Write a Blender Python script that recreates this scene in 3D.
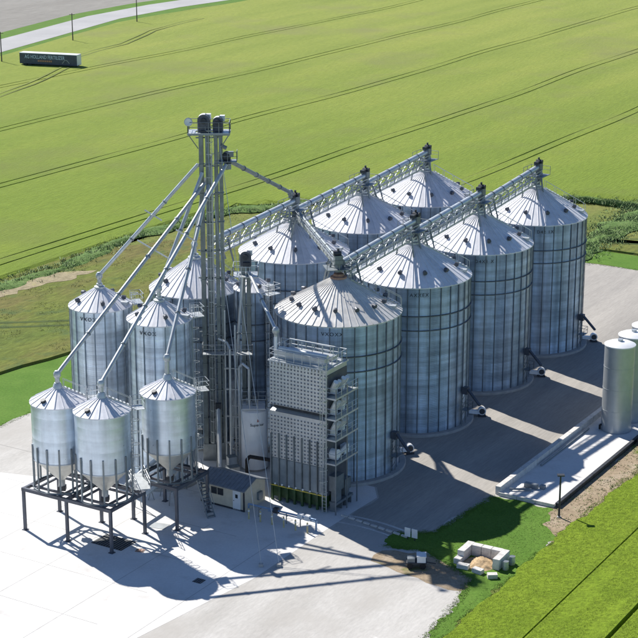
import bpy, bmesh, math, random
import numpy as np
from mathutils import Vector, Matrix
random.seed(7)
sc = bpy.context.scene
for o in list(bpy.data.objects): bpy.data.objects.remove(o)
COL = sc.collection
PI = math.pi
# ------------------------------------------------------------------ camera, world, sun
cam = bpy.data.cameras.new('camera'); co = bpy.data.objects.new('camera', cam); COL.objects.link(co)
co.location = (0, 0, 68.78); co.rotation_euler = (PI/2-0.2937, 0, 0)
cam.sensor_width = 36; cam.lens = 36*1749.9/638; cam.clip_start = 1; cam.clip_end = 6000
sc.camera = co
SUN_EL = math.radians(43.0); SH = math.radians(-52.0)           # SH: heading of the shadows on the ground
w = bpy.data.worlds.new('World'); sc.world = w; w.use_nodes = True
nt = w.node_tree; nt.nodes.clear()
sky = nt.nodes.new('ShaderNodeTexSky'); sky.sky_type = 'NISHITA'; sky.sun_disc = False
sky.sun_elevation = SUN_EL
tosun = Vector((-math.cos(SH), -math.sin(SH), 0))
sky.sun_rotation = math.atan2(tosun.x, tosun.y)
sky.altitude = 2500; sky.air_density = 0.85; sky.dust_density = 0.0; sky.ozone_density = 4.0
bg = nt.nodes.new('ShaderNodeBackground'); bg.inputs[1].default_value = 0.10
wo = nt.nodes.new('ShaderNodeOutputWorld')
nt.links.new(sky.outputs[0], bg.inputs[0]); nt.links.new(bg.outputs[0], wo.inputs[0])
sl = bpy.data.lights.new('sun', 'SUN'); so = bpy.data.objects.new('sun', sl); COL.objects.link(so)
sl.energy = 5.0; sl.angle = math.radians(0.5); sl.color = (1.0, 0.955, 0.88)
ldir = Vector((math.cos(SH)*math.cos(SUN_EL), math.sin(SH)*math.cos(SUN_EL), -math.sin(SUN_EL)))
so.rotation_euler = ldir.to_track_quat('-Z', 'Y').to_euler(); so.location = (-100, 250, 150)
vs = sc.view_settings; vs.view_transform = 'Standard'; vs.look = 'None'; vs.exposure = 0.5; vs.gamma = 1
try: sc.cycles.use_denoising = True
except Exception: pass
# ------------------------------------------------------------------ site axes: s runs along the bin rows, q across them
AL = 1.029
ES = Vector((math.cos(AL), math.sin(AL), 0)); EQ = Vector((math.sin(AL), -math.cos(AL), 0))
def W(s, q, z=0.0): return ES*s + EQ*q + Vector((0, 0, z))
RZ = AL - PI/2          # rotates local +y onto ES and local +x onto EQ

# ------------------------------------------------------------------ materials
def _new(name):
    m = bpy.data.materials.new(name); m.use_nodes = True
    n = m.node_tree.nodes; l = m.node_tree.links
    return m, n, l, n['Principled BSDF']
def ramp(n, stops):
    r = n.new('ShaderNodeValToRGB'); e = r.color_ramp.elements
    while len(e) < len(stops): e.new(0.5)
    for i, (p, c) in enumerate(stops): e[i].position = p; e[i].color = (*c, 1)
    return r
def noise(n, l, co_, scale, detail=6, rough=.55, vec=None, dist=0):
    t = n.new('ShaderNodeTexNoise'); t.inputs['Scale'].default_value = scale
    t.inputs['Detail'].default_value = detail; t.inputs['Roughness'].default_value = rough; t.inputs['Distortion'].default_value = dist
    if vec:
        mp = n.new('ShaderNodeMapping'); mp.inputs['Scale'].default_value = vec; l.new(co_, mp.inputs[0]); l.new(mp.outputs[0], t.inputs[0])
    else: l.new(co_, t.inputs[0])
    return t
def mixc(n, l, fac, a, b, mode='MIX'):
    x = n.new('ShaderNodeMix'); x.data_type = 'RGBA'; x.blend_type = mode
    for sock, v in ((x.inputs[0], fac), (x.inputs[6], a), (x.inputs[7], b)):
        if hasattr(v, 'is_linked') or hasattr(v, 'links'): l.new(v, sock)
        else: sock.default_value = v if isinstance(v, float) else (*v, 1)
    return x.outputs[2]
def bump(n, l, h, strength, dist, prin, prev=None):
    b = n.new('ShaderNodeBump'); b.inputs['Strength'].default_value = strength; b.inputs['Distance'].default_value = dist
    l.new(h, b.inputs['Height'])
    if prev: l.new(prev, b.inputs['Normal'])
    l.new(b.outputs[0], prin.inputs['Normal']); return b.outputs[0]
def pos(n): return n.new('ShaderNodeNewGeometry').outputs['Position']
def metal(name, c, metallic=.5, rough=.4, var=.12, objvar=.1, streak=.15, corr=0, spec=.5, dirt=(.25, .23, .2), vband=0):
    m, n, l, p = _new(name)
    P = pos(n)
    t = noise(n, l, P, 1.3, 5)
    r = ramp(n, [(.3, tuple(x*(1-var) for x in c)), (.7, tuple(min(1, x*(1+var)) for x in c))]); l.new(t.outputs[0], r.inputs[0])
    col = r.outputs[0]
    if objvar:
        oi = n.new('ShaderNodeObjectInfo')
        rr = ramp(n, [(0, (1-objvar,)*3), (1, (1+objvar,)*3)]); l.new(oi.outputs['Random'], rr.inputs[0])
        col = mixc(n, l, 1.0, col, rr.outputs[0], 'MULTIPLY')
    if streak:
        st = noise(n, l, P, 1.0, 5, .6, (2.6, 2.6, .16))
        sr = ramp(n, [(.45, (0,)*3), (.75, (streak,)*3)]); l.new(st.outputs[0], sr.inputs[0])
        col = mixc(n, l, sr.outputs[0], col, dirt)
    if vband:
        vb = noise(n, l, P, 1.0, 3, .5, (1.1, 1.1, .03)); vr_ = ramp(n, [(.3, (1-vband,)*3), (.7, (1+vband,)*3)]); l.new(vb.outputs[0], vr_.inputs[0])
        col = mixc(n, l, 1.0, col, vr_.outputs[0], 'MULTIPLY')
        hb_ = noise(n, l, P, 1.0, 2, .5, (.02, .02, 1.6)); hr_ = ramp(n, [(.35, (1-vband*.6,)*3), (.65, (1+vband*.6,)*3)]); l.new(hb_.outputs[0], hr_.inputs[0])
        col = mixc(n, l, 1.0, col, hr_.outputs[0], 'MULTIPLY')
    l.new(col, p.inputs['Base Color'])
    p.inputs['Metallic'].default_value = metallic; p.inputs['Specular IOR Level'].default_value = spec
    rn = noise(n, l, P, 2.2, 4); rm = n.new('ShaderNodeMapRange'); rm.inputs[3].default_value = rough-.08; rm.inputs[4].default_value = rough+.1
    l.new(rn.outputs[0], rm.inputs[0]); l.new(rm.outputs[0], p.inputs['Roughness'])
    if corr:
        sx = n.new('ShaderNodeSeparateXYZ'); l.new(P, sx.inputs[0])
        mu = n.new('ShaderNodeMath'); mu.operation = 'MULTIPLY'; mu.inputs[1].default_value = 2*PI/corr; l.new(sx.outputs[2], mu.inputs[0])
        si = n.new('ShaderNodeMath'); si.operation = 'SINE'; l.new(mu.outputs[0], si.inputs[0])
        b = bump(n, l, si.outputs[0], .5, .012, p)
        bump(n, l, t.outputs[0], .12, .03, p, b)
    else: bump(n, l, t.outputs[0], .12, .03, p)
    return m
def plain(name, c, rough=.6, metallic=0, var=.15, scale=2.0):
    m, n, l, p = _new(name)
    t = noise(n, l, pos(n), scale, 5)
    r = ramp(n, [(.3, tuple(x*(1-var) for x in c)), (.7, tuple(min(1, x*(1+var)) for x in c))]); l.new(t.outputs[0], r.inputs[0])
    l.new(r.outputs[0], p.inputs['Base Color']); p.inputs['Roughness'].default_value = rough; p.inputs['Metallic'].default_value = metallic
    bump(n, l, t.outputs[0], .15, .02, p)
    return m
M = {}
M['wall'] = metal('galvanised_wall', (.34, .43, .54), .55, .33, .12, .13, .22, corr=.10, vband=.30)
M['walls'] = metal('pale_galvanised_wall', (.64, .72, .80), .5, .33, .10, .10, .2, corr=.10, vband=.25)
M['stiffs'] = metal('pale_stiffener', (.20, .25, .30), .5, .45, .2, .15, .1)
M['stiff'] = metal('stiffener_steel', (.15, .18, .225), .5, .5, .2, .15, .1)
M['ringd'] = metal('wind_ring_steel', (.12, .14, .17), .5, .5, .2, 0, .1)
M['roof'] = metal('galvanised_roof', (.74, .745, .78), .1, .55, .07, .08, .08, spec=.25)
M['roofold'] = metal('weathered_roof', (.68, .665, .64), .1, .58, .10, .10, .14, spec=.25, dirt=(.36, .30, .24))
M['rust'] = plain('rusty_cap', (.42, .24, .16), .7, .2, .4, 3)
M['hopper'] = metal('hopper_wall', (.60, .69, .79), .6, .30, .08, .06, .14, vband=.12)
M['cone'] = metal('hopper_cone', (.62, .62, .58), .35, .42, .08, 0, .15)
M['galv'] = metal('galvanised_steel', (.50, .53, .55), .5, .42, .12, .1, .12)
M['galvd'] = metal('dull_steel', (.22, .25, .27), .5, .5, .2, .1, .15)
M['trunk'] = metal('elevator_casing', (.19, .225, .235), .5, .42, .25, .15, .3)
M['tube'] = metal('conveyor_tube', (.58, .62, .64), .5, .38, .1, .08, .12)
M['dark'] = plain('dark_steel', (.045, .05, .06), .55, .3, .3)
M['black'] = plain('black_rubber', (.015, .015, .017), .7)
M['frame'] = metal('painted_frame', (.085, .095, .12), .3, .5, .2, .05, .1)
M['conc'] = None
M['white'] = plain('white_paint', (.78, .79, .80), .4, 0, .05)
M['tank'] = metal('white_tank', (.86, .88, .90), .0, .35, .04, 0, .08)
M['alu'] = metal('bright_tank', (.44, .47, .49), .45, .42, .06, .04, .08)
M['beige'] = plain('beige_siding', (.60, .54, .42), .6, 0, .08)
M['slate'] = plain('slate_roof_sheet', (.20, .225, .26), .5, .2, .15)
M['glass'] = plain('window_glass', (.03, .035, .04), .12, 0, .1)
M['green'] = plain('green_paint', (.03, .075, .025), .55, 0, .35)
M['yellow'] = plain('yellow_paint', (.62, .50, .08), .5, 0, .2)
M['bluepipe'] = plain('blue_pipe', (.20, .30, .45), .4, .3, .15)
M['bollard'] = plain('bollard_paint', (.50, .44, .24), .6, 0, .2)
M['wood'] = plain('weathered_pole', (.10, .085, .07), .8, 0, .3)
M['block'] = plain('concrete_block', (.60, .58, .55), .85, 0, .15, 3)
M['sand'] = plain('sand', (.46, .33, .19), .95, 0, .35, 2.5)
M['navy'] = plain('navy_vinyl', (.06, .075, .12), .35, 0, .2)
M['lblue'] = plain('pale_blue_letter', (.66, .78, .92), .5, 0, .05)
M['orange'] = plain('orange_letter', (.60, .28, .14), .5, 0, .1)
M['letter'] = plain('dark_letter', (.03, .035, .045), .6, 0, .1)
M['red'] = plain('red_mark', (.35, .05, .04), .5, 0, .1)
M['ducts'] = metal('burner_duct', (.86, .86, .83), .3, .4, .08, .1, .1)
M['dpanel'] = metal('dryer_panel', (.24, .29, .33), .4, .42, .15, .12, .25)
M['louv'] = metal('louvre_sheet', (.56, .58, .58), .5, .36, .08, .05, .15)

def ground_mat(name, stops, scale, fine=6.0, bstr=.5, bdist=.08, rough=.95, stretch=None, fine_amt=.25, mid=None):
    m, n, l, p = _new(name)
    P = pos(n)
    if stretch:
        rot = n.new('ShaderNodeMapping'); rot.vector_type = 'POINT'; rot.inputs['Rotation'].default_value = (0, 0, -AL); l.new(P, rot.inputs[0]); P2 = rot.outputs[0]
        t = noise(n, l, P2, scale, 8, .6, stretch)
    else:
        P2 = P; t = noise(n, l, P, scale, 8, .6)
    r = ramp(n, stops); l.new(t.outputs[0], r.inputs[0])
    f = noise(n, l, P2, fine, 6, .7, stretch)
    fr = ramp(n, [(.25, (1-fine_amt,)*3), (.75, (1+fine_amt,)*3)]); l.new(f.outputs[0], fr.inputs[0])
    col = mixc(n, l, 1.0, r.outputs[0], fr.outputs[0], 'MULTIPLY')
    if mid:
        g = noise(n, l, P, mid[0], 5, .6); gr = ramp(n, [(mid[1], (0,)*3), (mid[2], (1,)*3)]); l.new(g.outputs[0], gr.inputs[0])
        col = mixc(n, l, gr.outputs[0], col, mid[3])
    l.new(col, p.inputs['Base Color']); p.inputs['Roughness'].default_value = rough
    p.inputs['Specular IOR Level'].default_value = .2
    bump(n, l, f.outputs[0], bstr, bdist, p)
    return m
M['field'] = ground_mat('wheat', [(.25, (.185, .235, .042)), (.5, (.235, .28, .054)), (.75, (.285, .31, .066))], .05, 1.6, .9, .25, stretch=(.25, 1.6, 1), fine_amt=.22, mid=(.03, .52, .72, (.22, .235, .075)))
def _green_near(m):
    n = m.node_tree.nodes; l = m.node_tree.links; p = n['Principled BSDF']; src = p.inputs['Base Color'].links[0].from_socket
    P = pos(n); sx = n.new('ShaderNodeSeparateXYZ'); l.new(P, sx.inputs[0])
    wn = noise(n, l, P, .02, 3); ma = n.new('ShaderNodeMath'); ma.operation = 'MULTIPLY_ADD'; ma.inputs[1].default_value = 90.0; l.new(wn.outputs[0], ma.inputs[0]); l.new(sx.outputs[1], ma.inputs[2])
    m2 = n.new('ShaderNodeMath'); m2.operation = 'MULTIPLY_ADD'; m2.inputs[1].default_value = -.7; l.new(sx.outputs[0], m2.inputs[0]); l.new(ma.outputs[0], m2.inputs[2])
    mr = n.new('ShaderNodeMapRange'); mr.inputs[1].default_value = 340; mr.inputs[2].default_value = 560; mr.inputs[3].default_value = 1; mr.inputs[4].default_value = 0; l.new(ma.outputs[0], mr.inputs[0])
    l.new(mixc(n, l, mr.outputs[0], src, (.70, .83, .50), 'MULTIPLY'), p.inputs['Base Color'])
_green_near(M['field'])
M['tram'] = ground_mat('tramline_soil', [(.3, (.11, .14, .035)), (.7, (.17, .20, .05))], .12, 3, .4, .05)
M['track'] = ground_mat('wheel_track', [(.3, (.045, .07, .02)), (.7, (.08, .11, .03))], .3, 3, .4, .05)
M['swale'] = ground_mat('swale_growth', [(.3, (.085, .16, .035)), (.5, (.13, .215, .06)), (.7, (.18, .265, .08))], .5, 1.6, 1.0, .35, fine_amt=.45)
M['tram2'] = ground_mat('faint_tramline', [(.35, (.14, .18, .04)), (.6, (.22, .26, .06))], .06, 3, .4, .05)
M['rough'] = ground_mat('rough_grass', [(.25, (.10, .15, .03)), (.5, (.16, .19, .045)), (.7, (.20, .20, .06)), (.85, (.20, .16, .075))], .07, 1.2, .9, .2, fine_amt=.35)
M['fallow'] = ground_mat('fallow_grass', [(.28, (.095, .14, .024)), (.48, (.135, .16, .03)), (.63, (.15, .135, .042)), (.8, (.115, .155, .03))], .06, 1.1, .9, .2, stretch=(.5, 1.3, 1), fine_amt=.4, mid=(.25, .55, .7, (.085, .13, .04)))
M['lawn'] = ground_mat('lawn', [(.3, (.075, .165, .018)), (.7, (.11, .205, .03))], .25, 3.5, .7, .06, fine_amt=.28)
M['gravel'] = ground_mat('gravel', [(.25, (.37, .355, .33)), (.5, (.47, .455, .43)), (.75, (.55, .535, .51))], .16, 3.2, .5, .03, stretch=(.35, 1.2, 1), fine_amt=.15, mid=(.09, .5, .72, (.42, .40, .37)))
M['gravel_shade'] = ground_mat('shade_darkened_gravel', [(.3, (.29, .275, .255)), (.7, (.41, .385, .35))], .22, 4, .4, .02, stretch=(.14, 1.4, 1), fine_amt=.18)  # yard gravel in a darker tone, deepening the bin shadows by colour
M['conc'] = ground_mat('concrete', [(.3, (.60, .59, .57)), (.5, (.68, .67, .655)), (.7, (.72, .715, .70))], .18, 4, .15, .01, .8, fine_amt=.07, mid=(.3, .58, .75, (.52, .50, .475)))
M['found'] = plain('foundation_concrete', (.40, .39, .37), .85, 0, .12, 1.5)
M['dirt'] = ground_mat('dirt', [(.25, (.24, .18, .12)), (.5, (.33, .26, .18)), (.8, (.44, .37, .29))], .35, 3, .8, .08, fine_amt=.3, mid=(.3, .58, .72, (.14, .17, .04)))
M['road'] = ground_mat('road_asphalt', [(.3, (.36, .36, .365)), (.7, (.43, .43, .43))], .08, 2, .2, .02, fine_amt=.06)
M['far'] = ground_mat('stubble', [(.3, (.21, .20, .18)), (.7, (.28, .27, .245))], .03, .5, .6, .3, stretch=(.3, 1.5, 1), fine_amt=.2)
M['bare'] = ground_mat('bare_soil', [(.3, (.22, .19, .11)), (.55, (.33, .28, .18)), (.8, (.30, .30, .08))], .25, 2, .8, .1, fine_amt=.3)
def blade_mat(name, a, b, c):
    m, n, l, p = _new(name)
    at = n.new('ShaderNodeAttribute'); at.attribute_name = 'tint'
    r = ramp(n, [(0, a), (.5, b), (1, c)]); l.new(at.outputs['Fac'], r.inputs[0])
    t = noise(n, l, pos(n), .12, 3); tr = ramp(n, [(.3, (.85,)*3), (.7, (1.15,)*3)]); l.new(t.outputs[0], tr.inputs[0])
    l.new(mixc(n, l, 1.0, r.outputs[0], tr.outputs[0], 'MULTIPLY'), p.inputs['Base Color'])
    p.inputs['Roughness'].default_value = .7; p.inputs['Specular IOR Level'].default_value = .25
    gn = n.new('ShaderNodeNewGeometry'); vm = n.new('ShaderNodeVectorMath'); vm.operation = 'MULTIPLY_ADD'; vm.inputs[1].default_value = (.45, .45, .3); vm.inputs[2].default_value = (0, 0, .8)
    l.new(gn.outputs['Normal'], vm.inputs[0]); nn = n.new('ShaderNodeVectorMath'); nn.operation = 'NORMALIZE'; l.new(vm.outputs[0], nn.inputs[0]); l.new(nn.outputs[0], p.inputs['Normal'])
    return m
M['cropblade'] = blade_mat('crop_blade', (.20, .30, .022), (.245, .355, .028), (.29, .40, .038))
M['lawnblade'] = blade_mat('lawn_blade', (.12, .24, .025), (.16, .29, .04), (.20, .33, .055))
M['tallblade'] = blade_mat('tall_grass_blade', (.17, .28, .085), (.22, .34, .11), (.28, .39, .14))
M['weedblade'] = blade_mat('weed_blade', (.10, .15, .035), (.15, .18, .05), (.20, .20, .075))

# ------------------------------------------------------------------ mesh builder
class MB:
    def __init__(s): s.v = []; s.f = []
    def add(s, vs, fs):
        k = len(s.v); s.v += [tuple(x) for x in vs]; s.f += [tuple(i+k for i in f) for f in fs]; return s
    def box(s, c, d, rz=0.0, rot=None):
        m = rot if rot is not None else Matrix.Rotation(rz, 3, 'Z')
        c = Vector(c); vs = []
        for z in (-.5, .5):
            for x, y in ((-.5, -.5), (.5, -.5), (.5, .5), (-.5, .5)):
                vs.append(c + m @ Vector((x*d[0], y*d[1], z*d[2])))
        return s.add(vs, [(3, 2, 1, 0), (4, 5, 6, 7), (0, 1, 5, 4), (1, 2, 6, 5), (2, 3, 7, 6), (3, 0, 4, 7)])
    def beam(s, a, b, w_, h_, up=(0, 0, 1)):
        a = Vector(a); b = Vector(b); d = b-a; L = d.length; y = d.normalized(); u = Vector(up)
        if abs(y.dot(u)) > .98: u = Vector((1, 0, 0)) if abs(y.x) < .9 else Vector((0, 1, 0))
        x = y.cross(u).normalized(); z = x.cross(y)
        rot = Matrix((x, y, z)).transposed()
        return s.box((a+b)/2, (w_, L, h_), rot=rot)
    def tube(s, a, b, r, n=8, r2=None, cap=True):
        a = Vector(a); b = Vector(b); r2 = r if r2 is None else r2
        y = (b-a).normalized(); u = Vector((0, 0, 1)) if abs(y.z) < .95 else Vector((1, 0, 0))
        x = y.cross(u).normalized(); z = x.cross(y)
        vs = [p + (x*math.cos(t)+z*math.sin(t))*rr for p, rr in ((a, r), (b, r2)) for t in [2*PI*i/n for i in range(n)]]
        fs = [(i, (i+1) % n, n+(i+1) % n, n+i) for i in range(n)]
        if cap: fs += [tuple(range(n-1, -1, -1)), tuple(range(n, 2*n))]
        return s.add(vs, fs)
    def path(s, pts, r, n=8):
        for a, b in zip(pts, pts[1:]): s.tube(a, b, r, n)
        return s
    def lathe(s, prof, n=32, c=(0, 0, 0), cap0=False, cap1=False, a0=0, a1=2*PI):
        c = Vector(c); full = abs(a1-a0-2*PI) < 1e-6; m = n if full else n+1
        vs = [c+Vector((r*math.cos(a0+(a1-a0)*i/n), r*math.sin(a0+(a1-a0)*i/n), z)) for r, z in prof for i in range(m)]
        fs = []
        for k in range(len(prof)-1):
            for i in range(n):
                j = (i+1) % m
                fs.append((k*m+i, k*m+j, (k+1)*m+j, (k+1)*m+i))
        if cap0: fs.append(tuple(range(m-1, -1, -1)))
        if cap1: fs.append(tuple((len(prof)-1)*m+i for i in range(m)))
        return s.add(vs, fs)
    def prism(s, poly, z0, z1):
        n = len(poly)
        vs = [(p[0], p[1], z0) for p in poly]+[(p[0], p[1], z1) for p in poly]
        return s.add(vs, [tuple(range(n-1, -1, -1)), tuple(range(n, 2*n))]+[(i, (i+1) % n, n+(i+1) % n, n+i) for i in range(n)])
    def rail(s, pts, h=1.05, r=.03, step=1.5, n=5, closed=False):
        pts = [Vector(p) for p in pts]
        segs = list(zip(pts, pts[1:]+([pts[0]] if closed else []))) if closed else list(zip(pts, pts[1:]))
        Z = Vector((0, 0, 1))
        for a, b in segs:
            s.tube(a+Z*h, b+Z*h, r, n); s.tube(a+Z*h*.55, b+Z*h*.55, r*.8, n)
            k = max(1, round((b-a).length/step))
            for i in range(k+1):
                p = a+(b-a)*(i/k); s.tube(p, p+Z*h, r, n)
        return s
    def ladder(s, a, b, out, w_=.45, rung=.35, cage=False):
        a = Vector(a); b = Vector(b); d = (b-a); L = d.length; d.normalize(); out = Vector(out).normalized(); side = d.cross(out).normalized()
        for k in (-1, 1): s.beam(a+side*k*w_/2, b+side*k*w_/2, .06, .06)
        for i in range(int(L/rung)): s.tube(a+d*(i+.5)*rung-side*w_/2, a+d*(i+.5)*rung+side*w_/2, .02, 4, cap=False)
        if cage:
            hoops = int((L-2.2)/1.2)
            pr = [(math.cos(t)*.38, math.sin(t)*.7) for t in [PI*i/6 for i in range(7)]]
            for i in range(hoops+1):
                c = a+d*(2.2+i*1.2)
                q = [c+side*x+out*y for x, y in pr]
                for u, v in zip(q, q[1:]): s.beam(u, v, .03, .06)
            for x, y in pr[1:-1:2]: s.tube(a+d*2.2+side*x+out*y, b+side*x+out*y, .018, 4, cap=False)
        return s
    def build(s, name, mat, parent=None, off=None, smooth=False, ang=None):
        me = bpy.data.meshes.new(name)
        o_ = Vector(off) if off is not None else None
        me.from_pydata([tuple(Vector(p)-o_) for p in s.v] if o_ is not None else s.v, [], s.f)
        me.materials.append(mat); me.update()
        if smooth:
            if ang: me.shade_smooth(); me.set_sharp_from_angle(angle=ang)
            else: me.shade_smooth()
        o = bpy.data.objects.new(name, me); COL.objects.link(o)
        if parent: o.parent = parent
        return o
USED = set()
def tag(o, label=None, cat=None, group=None, kind=None):
    if label: o['label'] = label
    if cat: o['category'] = cat
    if group: o['group'] = group
    if kind: o['kind'] = kind
    return o
def thing(name, loc, label, cat, group=None, rz=0.0):
    o = bpy.data.objects.new(name, None); COL.objects.link(o); o.location = loc; o.rotation_euler = (0, 0, rz); o.empty_display_size = .5
    return tag(o, label, cat, group)
def inst(name, me, parent, rz=0.0, loc=(0, 0, 0)):
    o = bpy.data.objects.new(name, me); COL.objects.link(o); o.parent = parent; o.rotation_euler = (0, 0, rz); o.location = loc
    return o
def mesh_only(mb, name, mat, smooth=False, ang=None):
    me = bpy.data.meshes.new(name); me.from_pydata(mb.v, [], mb.f); me.materials.append(mat); me.update()
    if smooth:
        me.shade_smooth()
        if ang: me.set_sharp_from_angle(angle=ang)
    return me
def text_mesh(body, size, extrude, mat, spacing=1.0):
    cu = bpy.data.curves.new('lettering', 'FONT'); cu.body = body; cu.size = size; cu.extrude = extrude; cu.align_x = 'CENTER'; cu.space_character = spacing
    cu.resolution_u = 2
    o = bpy.data.objects.new('lettering_source', cu); COL.objects.link(o)
    bpy.context.view_layer.update()
    me = bpy.data.meshes.new_from_object(o.evaluated_get(bpy.context.evaluated_depsgraph_get()))
    bpy.data.objects.remove(o); bpy.data.curves.remove(cu)
    me.materials.clear(); me.materials.append(mat); me.name = 'lettering'
    return me

# ------------------------------------------------------------------ ground and fields
def sheet(name, pts, z, mat, kind='structure'):
    me = bpy.data.meshes.new(name); bm = bmesh.new()
    f = bm.faces.new([bm.verts.new((p[0], p[1], z)) for p in pts])
    if f.normal.z < 0 or True:
        f.normal_update()
        if f.normal.z < 0: f.normal_flip()
    bmesh.ops.triangulate(bm, faces=bm.faces[:])
    bm.to_mesh(me); bm.free(); me.materials.append(mat)
    o = bpy.data.objects.new(name, me); COL.objects.link(o); tag(o, kind=kind); return o
def wob(pts, amp, step, seed=0, closed=True):
    """refine a polygon (in s,q) and wobble its edge"""
    rnd = random.Random(seed); out = []
    n = len(pts)
    for i in range(n if closed else n-1):
        a = Vector(pts[i]); b = Vector(pts[(i+1) % n]); L = (b-a).length; k = max(1, int(L/step))
        nrm = Vector((-(b-a).y, (b-a).x)).normalized() if L > 0 else Vector((0, 0))
        for j in range(k):
            p_ = a+(b-a)*(j/k); h_ = p_.x*1.13+p_.y*.71+seed*3.1
            out.append(tuple(p_+nrm*(amp*(.7*math.sin(h_*.9)+.5*math.sin(h_*2.3+1)+.35*math.sin(h_*4.9+2)+.25*math.sin(h_*9.7)+rnd.uniform(-.12, .12)) if j else 0)))
    return out
def sq(pts): return [W(s, q) for s, q in pts]
def spatch(name, pts, z, mat, amp=0, step=2, seed=0, kind='structure'):
    if amp: pts = wob(pts, amp, step, seed)
    return sheet(name, sq(pts), z, mat, kind)
g = sheet('ground', [(-2500, -300), (2500, -300), (2500, 4500), (-2500, 4500)], 0, M['rough'])
# yard
spatch('gravel_yard', [(40, -127), (90, -126.8), (140, -126.5), (200, -126), (241, -126), (241, -60), (241, 30), (190, 30), (190, -59.8), (150, -59.8), (129, -61.2), (119, -60.6), (40, -60)], .012, M['gravel'], .25, 3, 1)
spatch('mown_strip', [(60, -139), (120, -139), (150, -139.5), (158, -138), (170, -135.5), (200, -135), (249, -135), (249, 40), (241.1, 40), (241.1, -126.1), (40, -126.9), (40, -139)], .008, M['lawn'], .3, 3, 2)
spatch('concrete_apron', [(60, -130), (60, -82.8), (106.5, -82.4), (122, -80.2), (136, -80.2), (144.2, -79.9), (146.5, -81.5), (146.5, -93), (160, -93), (160, -112), (131, -112.5), (129.5, -118), (131.5, -130)], .020, M['conc'], .04, 4, 3)
spatch('yard_shade_patch', [(139, -79.9), (136, -74), (137.5, -71.5), (149.6, -70.2), (190, -70.2), (190, -20), (240.9, -20), (240.9, -110), (200, -110), (160, -93), (146.6, -93), (146.6, -81.3), (144.2, -79.7)], .016, M['gravel_shade'], .4, 1.5, 4)  # same yard surface; extra shade painted in where the bins' shadows fall
spatch('grass_patch', [(137.2, -74.2), (139.5, -70.8), (150.6, -69.9), (150.7, -63.4), (146.5, -62.6), (144.5, -60.2), (119, -60.2), (60, -60.2), (60, -61.4), (119, -61.3), (127.5, -62.2), (132, -63.2), (133.5, -66.5), (135.2, -69.5), (134.2, -73.6)], .024, M['lawn'], .30, .3, 5)
spatch('dirt_strip', [(134.6, -66.8), (133.6, -62.6), (128.6, -61.6), (129.6, -67.5), (130.6, -73.0), (133.2, -73.2), (134.8, -69.8)], .018, M['dirt'], .35, 1.0, 15)
spatch('dirt_bank', [(143.2, -60.0), (144.6, -63.4), (150.7, -63.9), (165, -63.3), (200, -63.3), (200, -59.4), (160, -59.4)], .020, M['dirt'], .3, 1.2, 6)
# fallow belt between lawns and wheat
spatch('fallow_strip', [(100, -139), (150, -139.4), (170, -136), (249, -135), (249, -60), (249, 60), (300, 60), (262, -60), (259, -80), (243, -137), (229, -152), (205, -168), (187, -172), (100, -185)], .32, M['fallow'], .25, 4, 7)
for edge_ in ([(100, -139), (150, -139.4), (170, -136), (249, -135)], [(249, -135), (249, -60), (249, 60)]):
    e_ = wob(edge_, .25, 4, 7, closed=False)+[edge_[-1]]; v_ = []; f_ = []
    for k_, (s_, q_) in enumerate(e_):
        v_ += [tuple(W(s_, q_, .32)), tuple(W(s_-(.15 if s_ > 248.5 else 0), q_+(0 if s_ > 248.5 else .15), 0))]
        if k_: f_.append((2*k_-2, 2*k_-1, 2*k_+1, 2*k_))
    tag(MB().add(v_, f_).build('fallow_edge', M['fallow']), kind='structure')
# bare patch on the left
def bare(px, z, mat, seed):
    return sheet('bare_patch', [(p[0], p[1]) for p in wob(px, .6, 1.2, seed)], z, mat)
bare([(-47, 231), (-44, 238), (-40, 243), (-35.5, 247), (-33, 251.5), (-36, 251), (-40, 249), (-44, 244), (-48, 238)], .345, M['bare'], 8)
bare([(52.5, 277), (54, 281), (58, 285), (60, 282), (57, 278)], .345, M['bare'], 9)
# curved wheel tracks in the fallow strip
def strip(name, ctr, wd, z, mat):
    vs = []; fs = []
    for i, p in enumerate(ctr):
        a = Vector(ctr[max(0, i-1)]); b = Vector(ctr[min(len(ctr)-1, i+1)]); d = (b-a).normalized(); nn = Vector((-d.y, d.x))*wd/2
        vs += [(p[0]+nn.x, p[1]+nn.y, z), (p[0]-nn.x, p[1]-nn.y, z)]
        if i: fs.append((2*i-2, 2*i-1, 2*i+1, 2*i))
    return tag(MB().add(vs, fs).build(name, mat), kind='structure')
for k in (0, 1):
    c = [(-62+i*2.0, 223.5-k*2.1+.012*(i*1.0)**2*(.9)) for i in range(21)]
    strip('wheel_track', c, .8, .335, M['track'])
for k in (0, 1):
    c = [(37+i*2.0, 272.5-k*3.2-.35*i) for i in range(18)]
    strip('wheel_track', c, .7, .335, M['track'])
M['tyre_d'] = ground_mat('tyre_mark', [(.35, (.29, .275, .255)), (.6, (.42, .405, .38))], .5, 4, .4, .02, fine_amt=.2)
M['tyre_l'] = ground_mat('dusty_mark', [(.35, (.50, .485, .46)), (.6, (.62, .605, .58))], .5, 4, .4, .02, fine_amt=.2)
rt = random.Random(12)
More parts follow.
